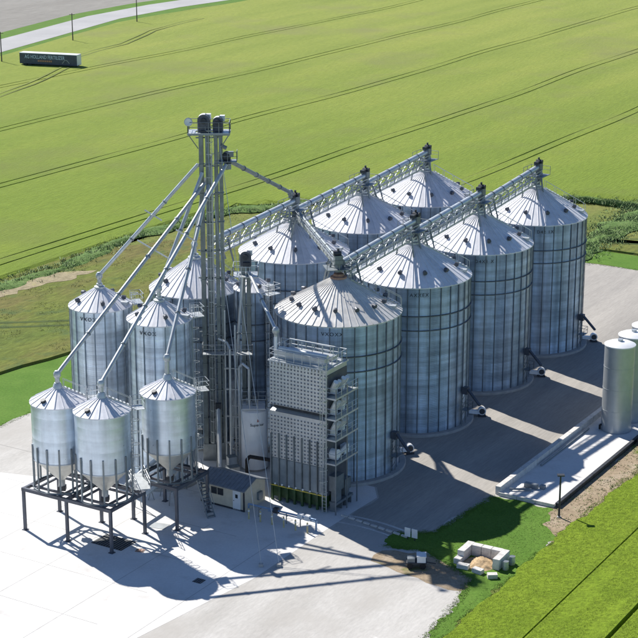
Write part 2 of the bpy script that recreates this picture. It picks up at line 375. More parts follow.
for (sx_, qx_, rad, a0_, a1_, k_) in ((112, -66, 12, 1.2, 2.6, 0), (108, -70, 17, 1.0, 2.3, 1), (122, -78, 15, -.4, .9, 1), (100, -64, 20, .9, 1.9, 0), (126, -62.5, 9, 2.2, 3.5, 1), (205, -40, 22, 2.4, 3.6, 0), (225, -52, 26, 2.0, 3.4, 1)):
    for dr_ in (0, 1.9):
        c_ = [tuple(W(sx_+(rad+dr_)*math.cos(a0_+(a1_-a0_)*i/40), qx_+(rad+dr_)*math.sin(a0_+(a1_-a0_)*i/40)).xy) for i in range(41)]
        strip('tyre_mark', c_, .28+.1*rt.random(), .0175 if dr_ else .0178, M['tyre_l'] if k_ else M['tyre_d'])
M['joint'] = plain('joint_filler', (.36, .35, .33), .9, 0, .2)
for k_ in range(6):
    strip('slab_joint', [tuple(W(100+7.2*k_, -126+i*5.6).xy) for i in range(8)], .05, .0245, M['joint'])
for k_ in range(6):
    strip('slab_joint', [tuple(W(92+i*5.4, -121+7.6*k_).xy) for i in range(8)], .05, .0248, M['joint'])
# road, verges, far field
near = [(-125, 372), (-104, 430), (-87.2, 478.9), (-75.7, 513.4), (-62.5, 553.1), (-46, 583), (-32, 602), (10, 650), (120, 760)]
far_ = [(-137, 377), (-116, 435), (-99, 484), (-87, 519), (-73.5, 559), (-57, 590), (-43, 609.5), (-1, 658), (110, 768)]
def offs(pl, d):
    out = []
    for i, p in enumerate(pl):
        a = Vector(pl[max(0, i-1)]); b = Vector(pl[min(len(pl)-1, i+1)]); t = (b-a).normalized(); out.append((p[0]-t.y*d, p[1]+t.x*d))
    return out
sheet('road_verge', offs(near, -6)+offs(far_, 7)[::-1], .010, M['lawn'])
sheet('road', near+far_[::-1], .05, M['road'])
fe = offs(far_, 7)
sheet('stubble_field', fe+[(150, 1500), (-1500, 1500), (-1500, 377)], .016, M['far'])
# wheat field: raised sheet with sunk tramlines
def interp(x, xs, ys): return float(np.interp(x, xs, ys))
def to_sq(p): return (p[0]*ES.x+p[1]*ES.y, p[0]*EQ.x+p[1]*EQ.y)
nb = [(-340, 90), (-164.6, 90), (-164.5, 241), (-163.4, 243), (-153, 254.5), (-135, 268), (-114.8, 280.4), (-99, 281.5), (-65, 283), (-30, 284), (60, 290)]
fl_ = offs(near, -5)
TR = [-279.5, -243.3, -207.3, -171.3, -138.6, -102, -66, -30, 6]
qs = []
qv = -330.0
while qv < 60: qs.append((qv, 0)); qv += 4.0
prof = [(-1.40, 0), (-1.32, -1), (-1.06, -1), (-.98, 0), (.98, 0), (1.06, 1), (1.32, 1), (1.40, 0)]
qs = [x for x in qs if all(abs(x[0]-t) > 1.7 for t in TR) and not (-168 < x[0] < -163)]+[(-167.2, 0), (-166.2, 0), (-164.7, 2), (-164.3, 0)]
for t in TR: qs += [(t+d, g_) for d, g_ in prof]
qs.sort()
vs, fs, mi, outm = [], [], [], []
NS = 130
rnd = random.Random(3)
def wobble(s, q): return 1.1*math.sin(s*.021+q*.03)+.5*math.sin(s*.057+1.3+q*.01)
for q, gv in qs:
    s0 = 90.; s1 = 760.; sb_ = interp(q, [x[0] for x in nb], [x[1] for x in nb])
    for i in range(NS):
        t = (i/(NS-1))**1.25; s = max(s0+(s1-s0)*t, sb_); edge = s <= sb_+1e-6
        qq = q+wobble(s, q)*max(0, min(1, (s-sb_)/30)); fg = max(0, min(1, (s-sb_-6)/25))
        zf_ = .62+.06*math.sin(s*.11+q*.07); z = zf_ if not gv else zf_-fg*(.10+.22*math.sin(s*.05+q)**2)*(1.0 if gv > 0 else .45)
        if edge or (gv == 2 and s < 243): z = 0
        elif gv == 2: z = zf_
        p = W(s, qq, z); xl = interp(p.y, [a_[1] for a_ in fl_], [a_[0] for a_ in fl_])
        vs.append((max(p.x, xl), p.y, p.z)); outm.append(p.x < xl)
for c in range(len(qs)-1):
    for i in range(NS-1):
        a = c*NS+i
        if outm[a] and outm[a+1] and outm[a+NS] and outm[a+NS+1]: continue
        fs.append((a, a+1, a+NS+1, a+NS)[::-1]); mi.append((1 if qs[c][1] > 0 else 2) if qs[c][1] and qs[c+1][1] else 0)
me = bpy.data.meshes.new('wheat_field'); me.from_pydata(vs, [], fs); me.materials.append(M['field']); me.materials.append(M['tram']); me.materials.append(M['tram2'])
me.polygons.foreach_set('material_index', mi); me.update()
wf = bpy.data.objects.new('wheat_field', me); COL.objects.link(wf); tag(wf, 'wide yellow green wheat field with paired tramlines behind the bins', 'field', kind='stuff')

for ctr in ([(-80.4, 386), (-75.5, 400), (-70.0, 421), (-66.2, 441), (-63.6, 454)], [(-65, 466.7), (-61.0, 478), (-54.6, 491.3), (-49.5, 519.6), (-37.0, 548.5)]):
    for k in (-1.1, 1.1):
        pts_ = [(float(np.interp(u_, range(len(ctr)), [c_[0] for c_ in ctr])), float(np.interp(u_, range(len(ctr)), [c_[1] for c_ in ctr]))) for u_ in np.linspace(0, len(ctr)-1, 33)]
        strip('wheel_track', [(x_+k+.25*math.sin(y_*.15), y_) for x_, y_ in pts_], .5 if k > 0 else .7, .70, M['tram'] if k > 0 else M['tram2'])
# blades / tufts (ground cover)
def tufts(name, P, h, spread, nb_, mat, label, cat, lean=.35, wid=.04, seed=1, hv=.35):
    r = np.random.default_rng(seed); n = len(P)
    P = np.repeat(np.asarray(P, float), nb_, 0); N = len(P)
    P = P + np.c_[r.uniform(-spread, spread, (N, 2)), np.zeros(N)]
    a = r.uniform(0, 2*PI, N); d = np.c_[np.cos(a), np.sin(a), np.zeros(N)]
    H = h*(1+r.uniform(-hv, hv, N)); ln = r.uniform(.1, 1, N)*lean*H
    b2 = r.uniform(0, 2*PI, N); tip = P+np.c_[np.cos(b2)*ln, np.sin(b2)*ln, H]
    w_ = wid*(1+r.uniform(-.4, .4, N))[:, None]
    v = np.stack([P-d*w_, P+d*w_, tip], 1).reshape(-1, 3)
    me = bpy.data.meshes.new(name); me.vertices.add(3*N); me.vertices.foreach_set('co', v.ravel())
    me.loops.add(3*N); me.loops.foreach_set('vertex_index', np.arange(3*N, dtype=np.int32))
    me.polygons.add(N); me.polygons.foreach_set('loop_start', np.arange(0, 3*N, 3, dtype=np.int32))
    try: me.polygons.foreach_set('loop_total', np.full(N, 3, dtype=np.int32))
    except Exception: pass
    me.update(calc_edges=True)
    at = me.attributes.new('tint', 'FLOAT', 'FACE'); at.data.foreach_set('value', r.uniform(0, 1, N).astype(np.float32))
    me.materials.append(mat); o = bpy.data.objects.new(name, me); COL.objects.link(o); tag(o, label, cat, kind='stuff'); return o
def scatter(n, s0, s1, q0, q1, seed, test=None, z=0.0):
    r = np.random.default_rng(seed); s = r.uniform(s0, s1, n); q = r.uniform(q0, q1, n)
    if test is not None: k = test(s, q); s, q = s[k], q[k]
    return np.c_[s*ES.x+q*EQ.x, s*ES.y+q*EQ.y, np.full(len(s), z)]
# near crop at lower right: soil slab + dense blades in drill rows
cropm = ground_mat('crop_understorey', [(.3, (.165, .25, .015)), (.7, (.215, .305, .022))], .35, 2.2, 1.0, .25, fine_amt=.35)
MBc = MB()
re_ = random.Random(9); edge_l = [(215-i*.6, float(np.interp(215-i*.6, [60, 125, 146, 150, 175, 215], [-59.6, -59.7, -59.9, -59.6, -59.0, -58.6]))+.16*math.sin(i*.37)+.12*math.sin(i*.93+1)+re_.uniform(-.13, .13)) for i in range(259)]
MBc.prism(sq([(60, -53.72), (215, -54.3)]+edge_l), .0, .583)
MBc.prism(sq([(60, -53.72), (60, -47.85), (215, -48.6), (215, -54.3), (129, -53.98)]), 0.001, .581)
MBc.v = [(v[0]+(EQ.x*.16 if abs(v[2]-.001) < 1e-6 or abs(v[2]-.581) < 1e-6 else 0), v[1]+(EQ.y*.16 if abs(v[2]-.001) < 1e-6 or abs(v[2]-.581) < 1e-6 else 0), v[2]) for v in MBc.v]
MBc.prism(sq([(60, -47.25), (60, 20), (215, 20), (215, -48.0)]), .0, .58)
cs = MBc.build('crop_field', cropm); tag(cs, 'bright green crop field in the lower right corner', 'field', kind='stuff')
def rows(s, q):
    inside = (q > -59.95+.25*np.sin(s*.9)+.15*np.sin(s*2.3)) & (s < 1e9)
    tl = (np.abs(q+53.72+(s-60)*.0037-.10) < .10) | (np.abs(q+47.52+(s-60)*.0048) < .30)
    ph = (q*1.0/.36) % 1.0
    thin = (np.sin(s*.23+q*.5)+np.sin(s*.09-q*.31+2)+np.sin(q*1.7)) < -1.75
    return inside & ~tl & ~thin & (np.abs(ph-.5) < .42)
tufts('crop_blades', scatter(170000, 112, 178, -60.2, -36, 11, rows, .54), .075, .12, 3, M['cropblade'], 'dense upright blades of the bright green crop in lower right', 'crop', .8, .024, 12)
# lawn blades on the grass patch
def gp(s, q):
    return ((s > 139.5+(q+70.6)*.0) & (q > -69.6) & (q < -60.3) & (s < 150.4) & ~((s > 145.5) & (q > -63.0))) | ((s > 134.5) & (s <= 139.5) & (q < -60.3) & (q > -72.5+abs(0)) & ~((s < 136.2) & (q < -60.5) & (q > -68.5))) | ((s > 119) & (s <= 134.5) & (q > -61.2) & (q < -60.2))
tufts('lawn_blades', scatter(14000, 116, 151, -73, -60, 13, gp, .02), .035, .1, 3, M['lawnblade'], 'short mown grass blades beside the concrete block bunker', 'grass', 1.6, .025, 14)
def edge_pts(poly, n, spread, seed):
    r = np.random.default_rng(seed); P_ = np.array([(p.x, p.y) for p in sq(poly)]); Q_ = P_[1:]; P_ = P_[:-1]; L_ = np.hypot(*(Q_-P_).T); c_ = np.r_[0, np.cumsum(L_)]
    t_ = r.uniform(0, c_[-1], n); k_ = np.clip(np.searchsorted(c_, t_)-1, 0, len(L_)-1); f_ = ((t_-c_[k_])/L_[k_])[:, None]
    return np.c_[P_[k_]*(1-f_)+Q_[k_]*f_+r.normal(0, spread, (n, 2)), np.full(n, .02)]
tufts('edge_tufts', np.r_[edge_pts([(137.2, -74.2), (139.5, -70.8), (150.6, -69.9)], 1600, .22, 41), edge_pts([(119, -61.3), (127.5, -62.2), (132, -63.2), (133.5, -66.5), (135.2, -69.5), (134.2, -73.6)], 1500, .25, 42), edge_pts([(60, -126.8), (140, -126.5), (200, -126)], 3500, .22, 43), edge_pts([(241, -110), (241, 20)], 3000, .22, 44)], .04, .12, 4, M['lawnblade'], 'ragged grass tufts fraying into the gravel along the lawn edges', 'grass', 1.6, .03, 45)
# weeds on the dirt bank, tall grass belts
tufts('bank_weeds', scatter(800, 146, 200, -63.2, -59.5, 15, None, .02),  .06, .25, 6, M['lawnblade'], 'sparse weeds scattered over the dirt bank beside the crop', 'weeds', .8, .05, 16)
def belt(pl, wd, n, seed):
    r = np.random.default_rng(seed); pl = np.asarray(pl, float); L = np.hypot(*np.diff(pl, axis=0).T); cum = np.r_[0, np.cumsum(L)]
    t = r.uniform(0, cum[-1], n); x = np.interp(t, cum, pl[:, 0]); y = np.interp(t, cum, pl[:, 1])
    i = np.clip(np.searchsorted(cum, t)-1, 0, len(L)-1); d = (pl[i+1]-pl[i])/L[i][:, None]
    o = r.normal(0, wd/2.4, n)
    cl = np.sin(t*.9)+np.sin(t*.37+2)+r.normal(0, .8, n)
    k = cl > -1.6
    return np.c_[x-d[:, 1]*o, y+d[:, 0]*o, np.full(n, .38)][k]
def mound(name, pl, wd, h, z0, mat, label, cat, seed):
    r = np.random.default_rng(seed); pl = np.asarray(pl, float); L = np.hypot(*np.diff(pl, axis=0).T); cum = np.r_[0, np.cumsum(L)]; n = int(cum[-1]/.9); m = 11; vs = []; fs = []
    for i in range(n+1):
        t = cum[-1]*i/n; x = np.interp(t, cum, pl[:, 0]); y = np.interp(t, cum, pl[:, 1]); k = min(len(L)-1, max(0, int(np.searchsorted(cum, t))-1)); d = (pl[k+1]-pl[k])/L[k]
        ww = wd*(.8+.25*math.sin(t*.31+seed)+.15*math.sin(t*.83))
        for j in range(m):
            u = j/(m-1)*2-1; o = u*ww/2+r.uniform(-.12, .12)*(abs(u) > .9)
            vs.append((x-d[1]*o, y+d[0]*o, z0+(h*(1-u*u)**.7*(.7+.3*math.sin(t*.6+u*2))+r.uniform(-.16, .16)*h if abs(u) < .99 else -.05)))
            if i and j: a = i*m+j; fs.append((a, a-1, a-m-1, a-m))
    return tag(MB().add(vs, fs).build(name, mat, smooth=True), label, cat, kind='stuff')
mound('field_edge_growth', [(-75, 207), (-60, 222), (-46, 242), (-38, 253), (-31, 271), (-16, 290), (0, 297)], 4.5, .45, .2, M['swale'], 'dark green growth along the left edge of the wheat', 'grass', 31)
mound('swale_growth', [(37, 259), (42, 266), (48, 277), (55, 290), (63, 305)], 6.5, .45, .2, M['swale'], 'green growth filling the diagonal swale on the right', 'grass', 32)
mound('hedge_growth', [(34, 300), (46, 298.3), (53, 294.3), (57, 291.5)], 2.0, .9, .1, M['swale'], 'low dark growth along the field edge on the right', 'shrubs', 33)
tufts('tall_grass', belt([(-70, 215), (-52, 233), (-46, 244), (-38, 254), (-31, 271), (-15, 290), (0, 296), (46, 298), (60, 290)], 3.0, 2200, 21), .3, .4, 6, M['tallblade'], 'belt of tall dark grass along the near edge of the wheat', 'grass', 1.4, .06, 22)
tufts('swale_grass', belt([(37, 258.5), (42, 265), (48, 277), (55, 291), (62, 303)], 5.0, 1800, 23), .28, .4, 6, M['tallblade'], 'tall grass filling the diagonal swale at the right', 'grass', 1.4, .06, 24)
tufts('hedge_grass', belt([(36, 299.5), (46, 298.0), (53, 293.8), (60, 289.5)], 1.2, 900, 25), .5, .4, 8, M['tallblade'], 'low dark shrubby line at the field edge on the right', 'shrubs', 1.0, .08, 26)
tufts('fallow_weeds', scatter(9000, 165, 262, -178, -137, 27, lambda s, q: np.sin(s*.5)*np.sin(q*.6+s*.13) > .15, 0.31), .12, .3, 5, M['weedblade'], 'low weeds scattered over the fallow strip on the left', 'weeds', 1.6, .03, 28)

# ------------------------------------------------------------------ grain bins
def roof_panel_mesh(r0, r1, z0, z1, n, mat):
    """one roof sheet: pan between two ribs, the rib on its left edge standing proud"""
    mb = MB(); da = 2*PI/n; hw = .055
    def P(r, t, dz=0): return (r*math.cos(t), r*math.sin(t), z0+(z1-z0)*(r1-r)/(r1-r0)+dz)
    for j in range(2):
        ta = da*j/2-da/2; tb = da*(j+1)/2-da/2
        mb.add([P(r0, ta), P(r1, ta), P(r1, tb), P(r0, tb)], [(0, 1, 2, 3)])
    w0 = min(hw/r0, da*.2); w1 = hw/r1; t0 = -da/2
    mb.add([P(r0, t0-w0), P(r1, t0-w1), P(r1, t0-w1*.6, .075), P(r0, t0-w0*.6, .075), P(r0, t0+w0*.6, .075), P(r1, t0+w1*.6, .075), P(r1, t0+w1), P(r0, t0+w0)],
           [(0, 1, 2, 3), (3, 2, 5, 4), (4, 5, 6, 7), (1, 6, 5, 2)])
    # turned-down lip
    mb.add([P(r1, t0), P(r1, 0), P(r1, da/2), (r1*math.cos(da/2), r1*math.sin(da/2), z0-.10), (r1, 0, z0-.10), (r1*math.cos(t0), r1*math.sin(t0), z0-.10)], [(0, 5, 4, 1), (1, 4, 3, 2)])
    return mesh_only(mb, 'roof_panel', mat)
def sheet_mesh(R, h, arc, mat, seg=6):
    mb = MB(); rows_ = [(0, 0.0), (.5, .018), (1, 0.0)]
    m = seg+1; vs = []
    for f_, b in rows_:
        for i in range(m):
            t = -arc/2+arc*i/seg; vs.append(((R+b)*math.cos(t), (R+b)*math.sin(t), f_*h))
    fs = [(k*m+i, k*m+i+1, (k+1)*m+i+1, (k+1)*m+i) for k in range(2) for i in range(seg)]
    mb.add(vs, fs); return mesh_only(mb, 'wall_sheet', mat, True)
def stiff_mesh(R, z0, z1, mat):
    mb = MB(); a = .062; b = .036; d = .085
    for z in (z0, z1): pass
    vs = [(R, -a, z) for z in (z0, z1)]+[(R+d, -b, z) for z in (z0, z1)]+[(R+d, b, z) for z in (z0, z1)]+[(R, a, z) for z in (z0, z1)]
    mb.add(vs, [(0, 2, 3, 1), (2, 4, 5, 3), (4, 6, 7, 5), (1, 3, 5, 7), (0, 6, 4, 2)]); return mesh_only(mb, 'stiffener', mat)
def vent_mesh():
    mb = MB(); mb.tube((0, 0, 0), (0, 0, .34), .17, 10)
    mb.tube((-.06, 0, .32), (.34, 0, .27), .22, 10); return mesh_only(mb, 'roof_vent', M['frame'])
VENT = vent_mesh()
CACHE = {}
def cache(key, fn):
    if key not in CACHE: CACHE[key] = fn()
    return CACHE[key]
def decal(parent, text, R, z, az, size, mat, sp=1.25):
    me = text_mesh(text, size, .01, mat, sp)
    for v in me.vertices:
        t = az+v.co.x/R; rr = R+.045+v.co.z; v.co = Vector((rr*math.cos(t), rr*math.sin(t), z+v.co.y))
    me.update(); return inst('lettering', me, parent)
def make_bin(name, loc, R, H, hr, nst, nsheet, ncourse, nroof, label, group, old=False, vents=8, vphase=0., wind=(.81, .715), text=None, az_text=-PI/2, fnd=.32, hatch_az=-.35, ladder_az=None, stairs_az=None, cap_r=.62, cat='grain bin', vr=.72, pale=False):
    t = thing(name, (loc[0], loc[1], 0), label, cat, group)
    mb = MB().lathe([(R-.4, 0.022), (R+.75, .022), (R+.75, fnd-.05), (R+.70, fnd), (R-.4, fnd)], 56); mb.build('foundation', M['found'], t)
    hc = (H-fnd)/ncourse; arc = 2*PI/nsheet
    me = cache(('sheet', R, hc, nsheet), lambda: sheet_mesh(R, hc, arc, M['walls'] if pale else M['wall']))
    for c in range(ncourse):
        for k in range(nsheet):
            inst('wall_sheet', me, t, (k+.5*(c % 2))*arc, (0, 0, fnd+c*hc))
    if nst:
        sm = cache(('stiff', R, H), lambda: stiff_mesh(R+.02, fnd, H-.12, M['stiffs'] if pale else M['stiff']))
        for k in range(nst): inst('stiffener', sm, t, (k+.25)*2*PI/nst)
    for f_ in wind:
        z = H*f_; MB().lathe([(R+.02, z-.045), (R+.19, z-.045), (R+.19, z+.045), (R+.02, z+.045)], 64).build('wind_ring', M['ringd'], t)
    rr = R+.17; rm = M['roofold'] if old else M['roof']
    pm = cache(('roof', R, H, nroof, old), lambda: roof_panel_mesh(cap_r, rr, H, H+hr*(rr-cap_r)/rr, nroof, rm))
    for k in range(nroof): inst('roof_panel', pm, t, k*2*PI/nroof)
    zt = H+hr*(rr-cap_r)/rr
    MB().lathe([(cap_r+.12, zt-.05), (cap_r+.10, zt+.16), (cap_r*.75, zt+.24), (cap_r*.7, zt+.46), (0.01, zt+.50)], 20).build('roof_cap', M['rust'] if old else M['galv'], t, smooth=True, ang=.6)
    sl_ = math.atan2(hr, rr)
    for k in range(vents):
        a = vphase+k*2*PI/vents; r = rr*vr
        z = H+hr*(1-vr)
        v = inst('roof_vent', VENT, t, a, (r*math.cos(a), r*math.sin(a), z-.08))
    if hatch_az is not None:
        a = hatch_az; r = rr*.86; z = H+hr*.14
        mb = MB(); mb.box((r*math.cos(a), r*math.sin(a), z+.12), (.75, .65, .3), a); mb.build('roof_hatch', M['galv'], t)
    if stairs_az is not None:
        a = stairs_az; u = Vector((math.cos(a), math.sin(a), 0)); s_ = Vector((-u.y, u.x, 0)); mb = MB()
        A = u*(rr-.1)+Vector((0, 0, H+.10)); B = u*(cap_r+.5)+Vector((0, 0, zt-.14))
        for k in (-1, 1):
            mb.beam(A+s_*k*.36, B+s_*k*.36, .06, .12)
            mb.tube(A+s_*k*.36+Vector((0, 0, .95)), B+s_*k*.36+Vector((0, 0, .95)), .03, 5)
            for i in range(5):
                p = A+(B-A)*(i/4)+s_*k*.36; mb.tube(p, p+Vector((0, 0, .95)), .028, 5)
        n_ = int((B-A).length/.42)
        for i in range(n_):
            p = A+(B-A)*((i+.5)/n_); mb.box(p+Vector((0, 0, .07)), (.24, .7, .04), a)
        mb.build('roof_stairs', M['galv'], t)
    if ladder_az is not None:
        a = ladder_az; u = Vector((math.cos(a), math.sin(a), 0))
        mb = MB(); mb.ladder(u*(R+.22)+Vector((0, 0, fnd+.2)), u*(R+.22)+Vector((0, 0, H+.9)), u, cage=True)
        for i in range(5):
            z = 1.5+i*(H-2)/4
            mb.beam(u*(R+.0)+Vector((0, 0, z)), u*(R+.24)+Vector((0, 0, z)), .5, .05)
        mb.build('ladder', M['galv'], t)
        s_ = Vector((-u.y, u.x, 0)); c = u*(R+.75)+Vector((0, 0, H-.15)); mb = MB()
        mb.box(c, (1.1, 1.7, .06), a)
        mb.rail([c-u*.5+s_*.85, c+u*.55+s_*.85, c+u*.55-s_*.85, c-u*.5-s_*.85], 1.05, .03, 1)
        mb.build('eave_platform', M['galv'], t)
    if text: decal(t, text, R, H-1.0, az_text, .55, M['letter'])
    return t
FR = [(2.03, 174.67), (10.57, 188.87), (19.11, 203.06), (27.64, 217.26)]
BR = [None, (-2.92, 199.02), (5.62, 213.21), (14.16, 227.41)]
fl = ['weathered front row grain bin behind the dryer, nearest of the front row', 'front row grain bin, second counting from the dryer',
      'front row grain bin, third counting from the dryer', 'front row grain bin farthest from the dryer, at the right end']
GB = 'large corrugated grain bins in two rows'
for i, c in enumerate(FR):
    make_bin('grain_bin', c, 6.5 if i == 0 else 6.38, 17.09, 3.75, 32, 16, 15, 52 if i == 0 else 44, fl[i], GB, old=(i == 0), vents=14 if i == 0 else 11, vphase=[.15, .35, .3, .32][i],
             text=['VXOXX', 'AXXEX', 'D4X1 X', 'D42 1X'][i], az_text=-PI/2+[-.11, .05, .02, .07][i], ladder_az=None, stairs_az=[.1, .25, .2, .2][i], cap_r=.75 if i == 0 else .6, hatch_az=-.25)
bl = ['', 'large back row grain bin nearest the tower, behind the weathered bin', 'middle one of the three large back row grain bins', 'back row grain bin farthest from the tower']
for i in (1, 2, 3):
    make_bin('grain_bin', BR[i], 6.38, 17.09, 3.75, 32, 16, 15, 44, bl[i], GB, vents=10, vphase=.33+.03*i, stairs_az=.2)
make_bin('grain_bin', (-13.47, 183.3), 4.85, 17.1, 3.6, 24, 12, 15, 36, 'mid sized grain bin directly behind the tall elevator tower', 'medium and small grain bins', vents=9, vphase=.3, stairs_az=.1)
make_bin('grain_bin', (-22.8, 175.0), 3.15, 17.5, 2.05, 18, 9, 15, 22, 'narrow grain bin at the far left beside the grass', 'medium and small grain bins', vents=5, vphase=-2.6, wind=(), text='VXOX', az_text=-PI/2-.3, ladder_az=.35, cap_r=.45, pale=True)
make_bin('grain_bin', (-16.2, 170.2), 3.2, 17.5, 2.0, 18, 9, 15, 22, 'narrow grain bin between the far left bin and the tower', 'medium and small grain bins', vents=5, vphase=-2.5, wind=(), text='VXOX', az_text=-PI/2-.3, ladder_az=.35, cap_r=.45, pale=True)
make_bin('grain_bin', (-7.0, 179.6), 2.0, 18.0, 1.35, 12, 6, 15, 16, 'slim grain bin half hidden behind the dryer elevator', 'medium and small grain bins', vents=4, vphase=.4, wind=(.8, .7), cap_r=.35, ladder_az=-.8)

# side draw chutes and fans on the front row
for i, c in enumerate(FR):
    az = -.55; u = Vector((math.cos(az), math.sin(az), 0)); s_ = Vector((-u.y, u.x, 0)); R = 6.6
    base = Vector((c[0], c[1], 0))+u*R
    t = thing('side_draw_chute', base, ['side draw chute on the wall of the bin beside the dryer', 'side draw chute on the second front row bin', 'side draw chute on the third front row bin', 'side draw chute on the right end front row bin'][i], 'chute', 'side draw chutes on the front bins')
    mb = MB(); mb.box(u*.30+Vector((0, 0, 4.4)), (.6, .6, .8), az); mb.build('gate_box', M['frame'], t)
    mb = MB(); d = Vector((.45, -.89, 0)); mb.beam(u*.5+Vector((0, 0, 4.6)), u*.7+d*2.3+Vector((0, 0, 3.4)), .26, .2); mb.build('chute', M['frame'], t)
    mb = MB()
    for k in (-1, 1): mb.tube(u*.1+s_*k*.5+Vector((0, 0, .3)), u*.1+s_*k*.5+Vector((0, 0, 4)), .05, 6)
    for k in range(4): mb.beam(u*.1-s_*.5+Vector((0, 0, .6+k*.9)), u*.1+s_*.5+Vector((0, 0, 1.3+k*.9)), .05, .05)
    mb.box(u*.45+Vector((0, 0, 2.2)), (.9, 1.2, .06), az); mb.rail([u*.1+s_*.6+Vector((0, 0, 2.2)), u*.9+s_*.6+Vector((0, 0, 2.2)), u*.9-s_*.6+Vector((0, 0, 2.2)), u*.1-s_*.6+Vector((0, 0, 2.2))], .9, .03, 1)
    mb.build('service_platform', M['galvd'], t)
    az = .30 if i == 0 else .0; u = Vector((math.cos(az), math.sin(az), 0)); s_ = Vector((-u.y, u.x, 0)); b = Vector((c[0], c[1], 0))+u*8.1
    t = thing('aeration_fan', b, ['white aeration fan at the foot of the bin beside the dryer', 'white aeration fan at the foot of the second front row bin', 'white aeration fan at the foot of the third front row bin', 'white aeration fan at the foot of the right end front row bin'][i], 'fan', 'aeration fans along the front bins')
    mb = MB(); mb.tube(s_*-.28+Vector((0, 0, .70)), s_*.28+Vector((0, 0, .70)), .46, 20); mb.beam(u*-.1+Vector((0, 0, .5)), u*-1.5+Vector((0, 0, .62)), .45, .4); mb.build('housing', M['white'], t)
    mb = MB(); mb.tube(s_*-.36+Vector((0, 0, .70)), s_*-.22+Vector((0, 0, .70)), .33, 16); mb.tube(s_*.2+Vector((0, 0, .70)), s_*.7+Vector((0, 0, .70)), .2, 10); mb.build('motor', M['dark'], t)
    mb = MB()
    for k in (-1, 1): mb.box(s_*k*.3+Vector((0, 0, .13)), (.9, .1, .26), az)
    mb.build('skid', M['dark'], t)

# ------------------------------------------------------------------ hopper bins on steel stands
def hopper(loc, zf, label, side=1):
    R = 2.62; z0 = 7.3; z1 = 13.05; hr = 1.45
    t = thing('hopper_bin', (loc[0], loc[1], zf), label, 'hopper bin', 'small hopper bins on steel stands')
    b = -zf; nc = 5; hc = (z1-z0)/nc; arc = 2*PI/6
    me = cache(('hs', R), lambda: sheet_mesh(R, hc, arc, M['hopper'], 10))
    for c in range(nc):
        for k in range(6): inst('wall_sheet', me, t, (k+.5*(c % 2))*arc, (0, 0, z0+b+c*hc))
    for z in (z0+.05, z1-.05): MB().lathe([(R, z-.05+b), (R+.05, z-.05+b), (R+.05, z+.05+b), (R, z+.05+b)], 48).build('band', M['galv'], t)
    MB().lathe([(R-.01, z0+b), (.32, zf+.55+b), (.32, zf-.15+b)], 40).build('cone', M['cone'], t, smooth=True, ang=.5)
    MB().box((0, 0, -.35), (.75, .75, .45)).build('slide_gate', M['dark'], t)
    rr = R+.12; cap = .38
    pm = cache(('hroof',), lambda: roof_panel_mesh(cap, rr, z1+b, z1+b+hr*(rr-cap)/rr, 18, M['roof']))
    for k in range(18): inst('roof_panel', pm, t, k*2*PI/18)
    zt = z1+b+hr*(rr-cap)/rr
    MB().lathe([(cap+.1, zt-.04), (cap+.06, zt+.2), (cap*.8, zt+.5), (.01, zt+.52)], 16).build('roof_cap', M['galv'], t, smooth=True, ang=.6)
    lm = cache(('hleg',), lambda: mesh_only(MB().box((R+.07, 0, (8.9+zf)/2-zf), (.12, .16, 8.9-zf)), 'leg', M['galvd']))
    for k in range(14): inst('leg', lm, t, (k+.5)*2*PI/14+.1)
    MB().lathe([(R+.0, .0), (R+.16, .0), (R+.16, .12), (R+.0, .12)], 28).build('base_ring', M['galvd'], t)
    v = inst('roof_hatch', cache('hh', lambda: mesh_only(MB().tube((0, 0, 0), (.12, 0, .3), .27, 10), 'roof_hatch', M['dark'])), t, -PI/2-.6, (rr*.72*math.cos(-PI/2-.6), rr*.72*math.sin(-PI/2-.6), z1+b+hr*.28-.08))
    # ladder with eave ring on the right
    a = .35; u = Vector((math.cos(a), math.sin(a), 0)); s_ = Vector((-u.y, u.x, 0))
    mb = MB(); mb.ladder(u*(R+.2)+Vector((0, 0, .2)), u*(R+.2)+Vector((0, 0, z1+b+.9)), u, cage=True); mb.build('ladder', M['galv'], t)
    mb = MB(); A = u*(rr-.05)+Vector((0, 0, z1+b+.10)); B = u*(cap+.2)+Vector((0, 0, zt-.0)); s2 = s_*.25
    for k in (-1, 1): mb.beam(A+s2*k, B+s2*k, .05, .08); mb.tube(A+s2*k+Vector((0, 0, .8)), B+s2*k+Vector((0, 0, .8)), .025, 5); mb.tube(A+s2*k, A+s2*k+Vector((0, 0, .8)), .025, 5); mb.tube(B+s2*k, B+s2*k+Vector((0, 0, .8)), .025, 5)
    for i in range(6): mb.box(A+(B-A)*((i+.5)/6)+Vector((0, 0, .05)), (.16, .5, .04), a)
    mb.build('roof_stairs', M['galv'], t)
    c = u*(R+.8)+Vector((0, 0, z1+b-.2)); mb = MB(); mb.box(c, (1.1, 1.5, .05), a); mb.rail([c-u*.5+s_*.75, c+u*.55+s_*.75, c+u*.55-s_*.75, c-u*.5-s_*.75], 1.0, .03, 1); mb.build('eave_platform', M['galv'], t)
    return t
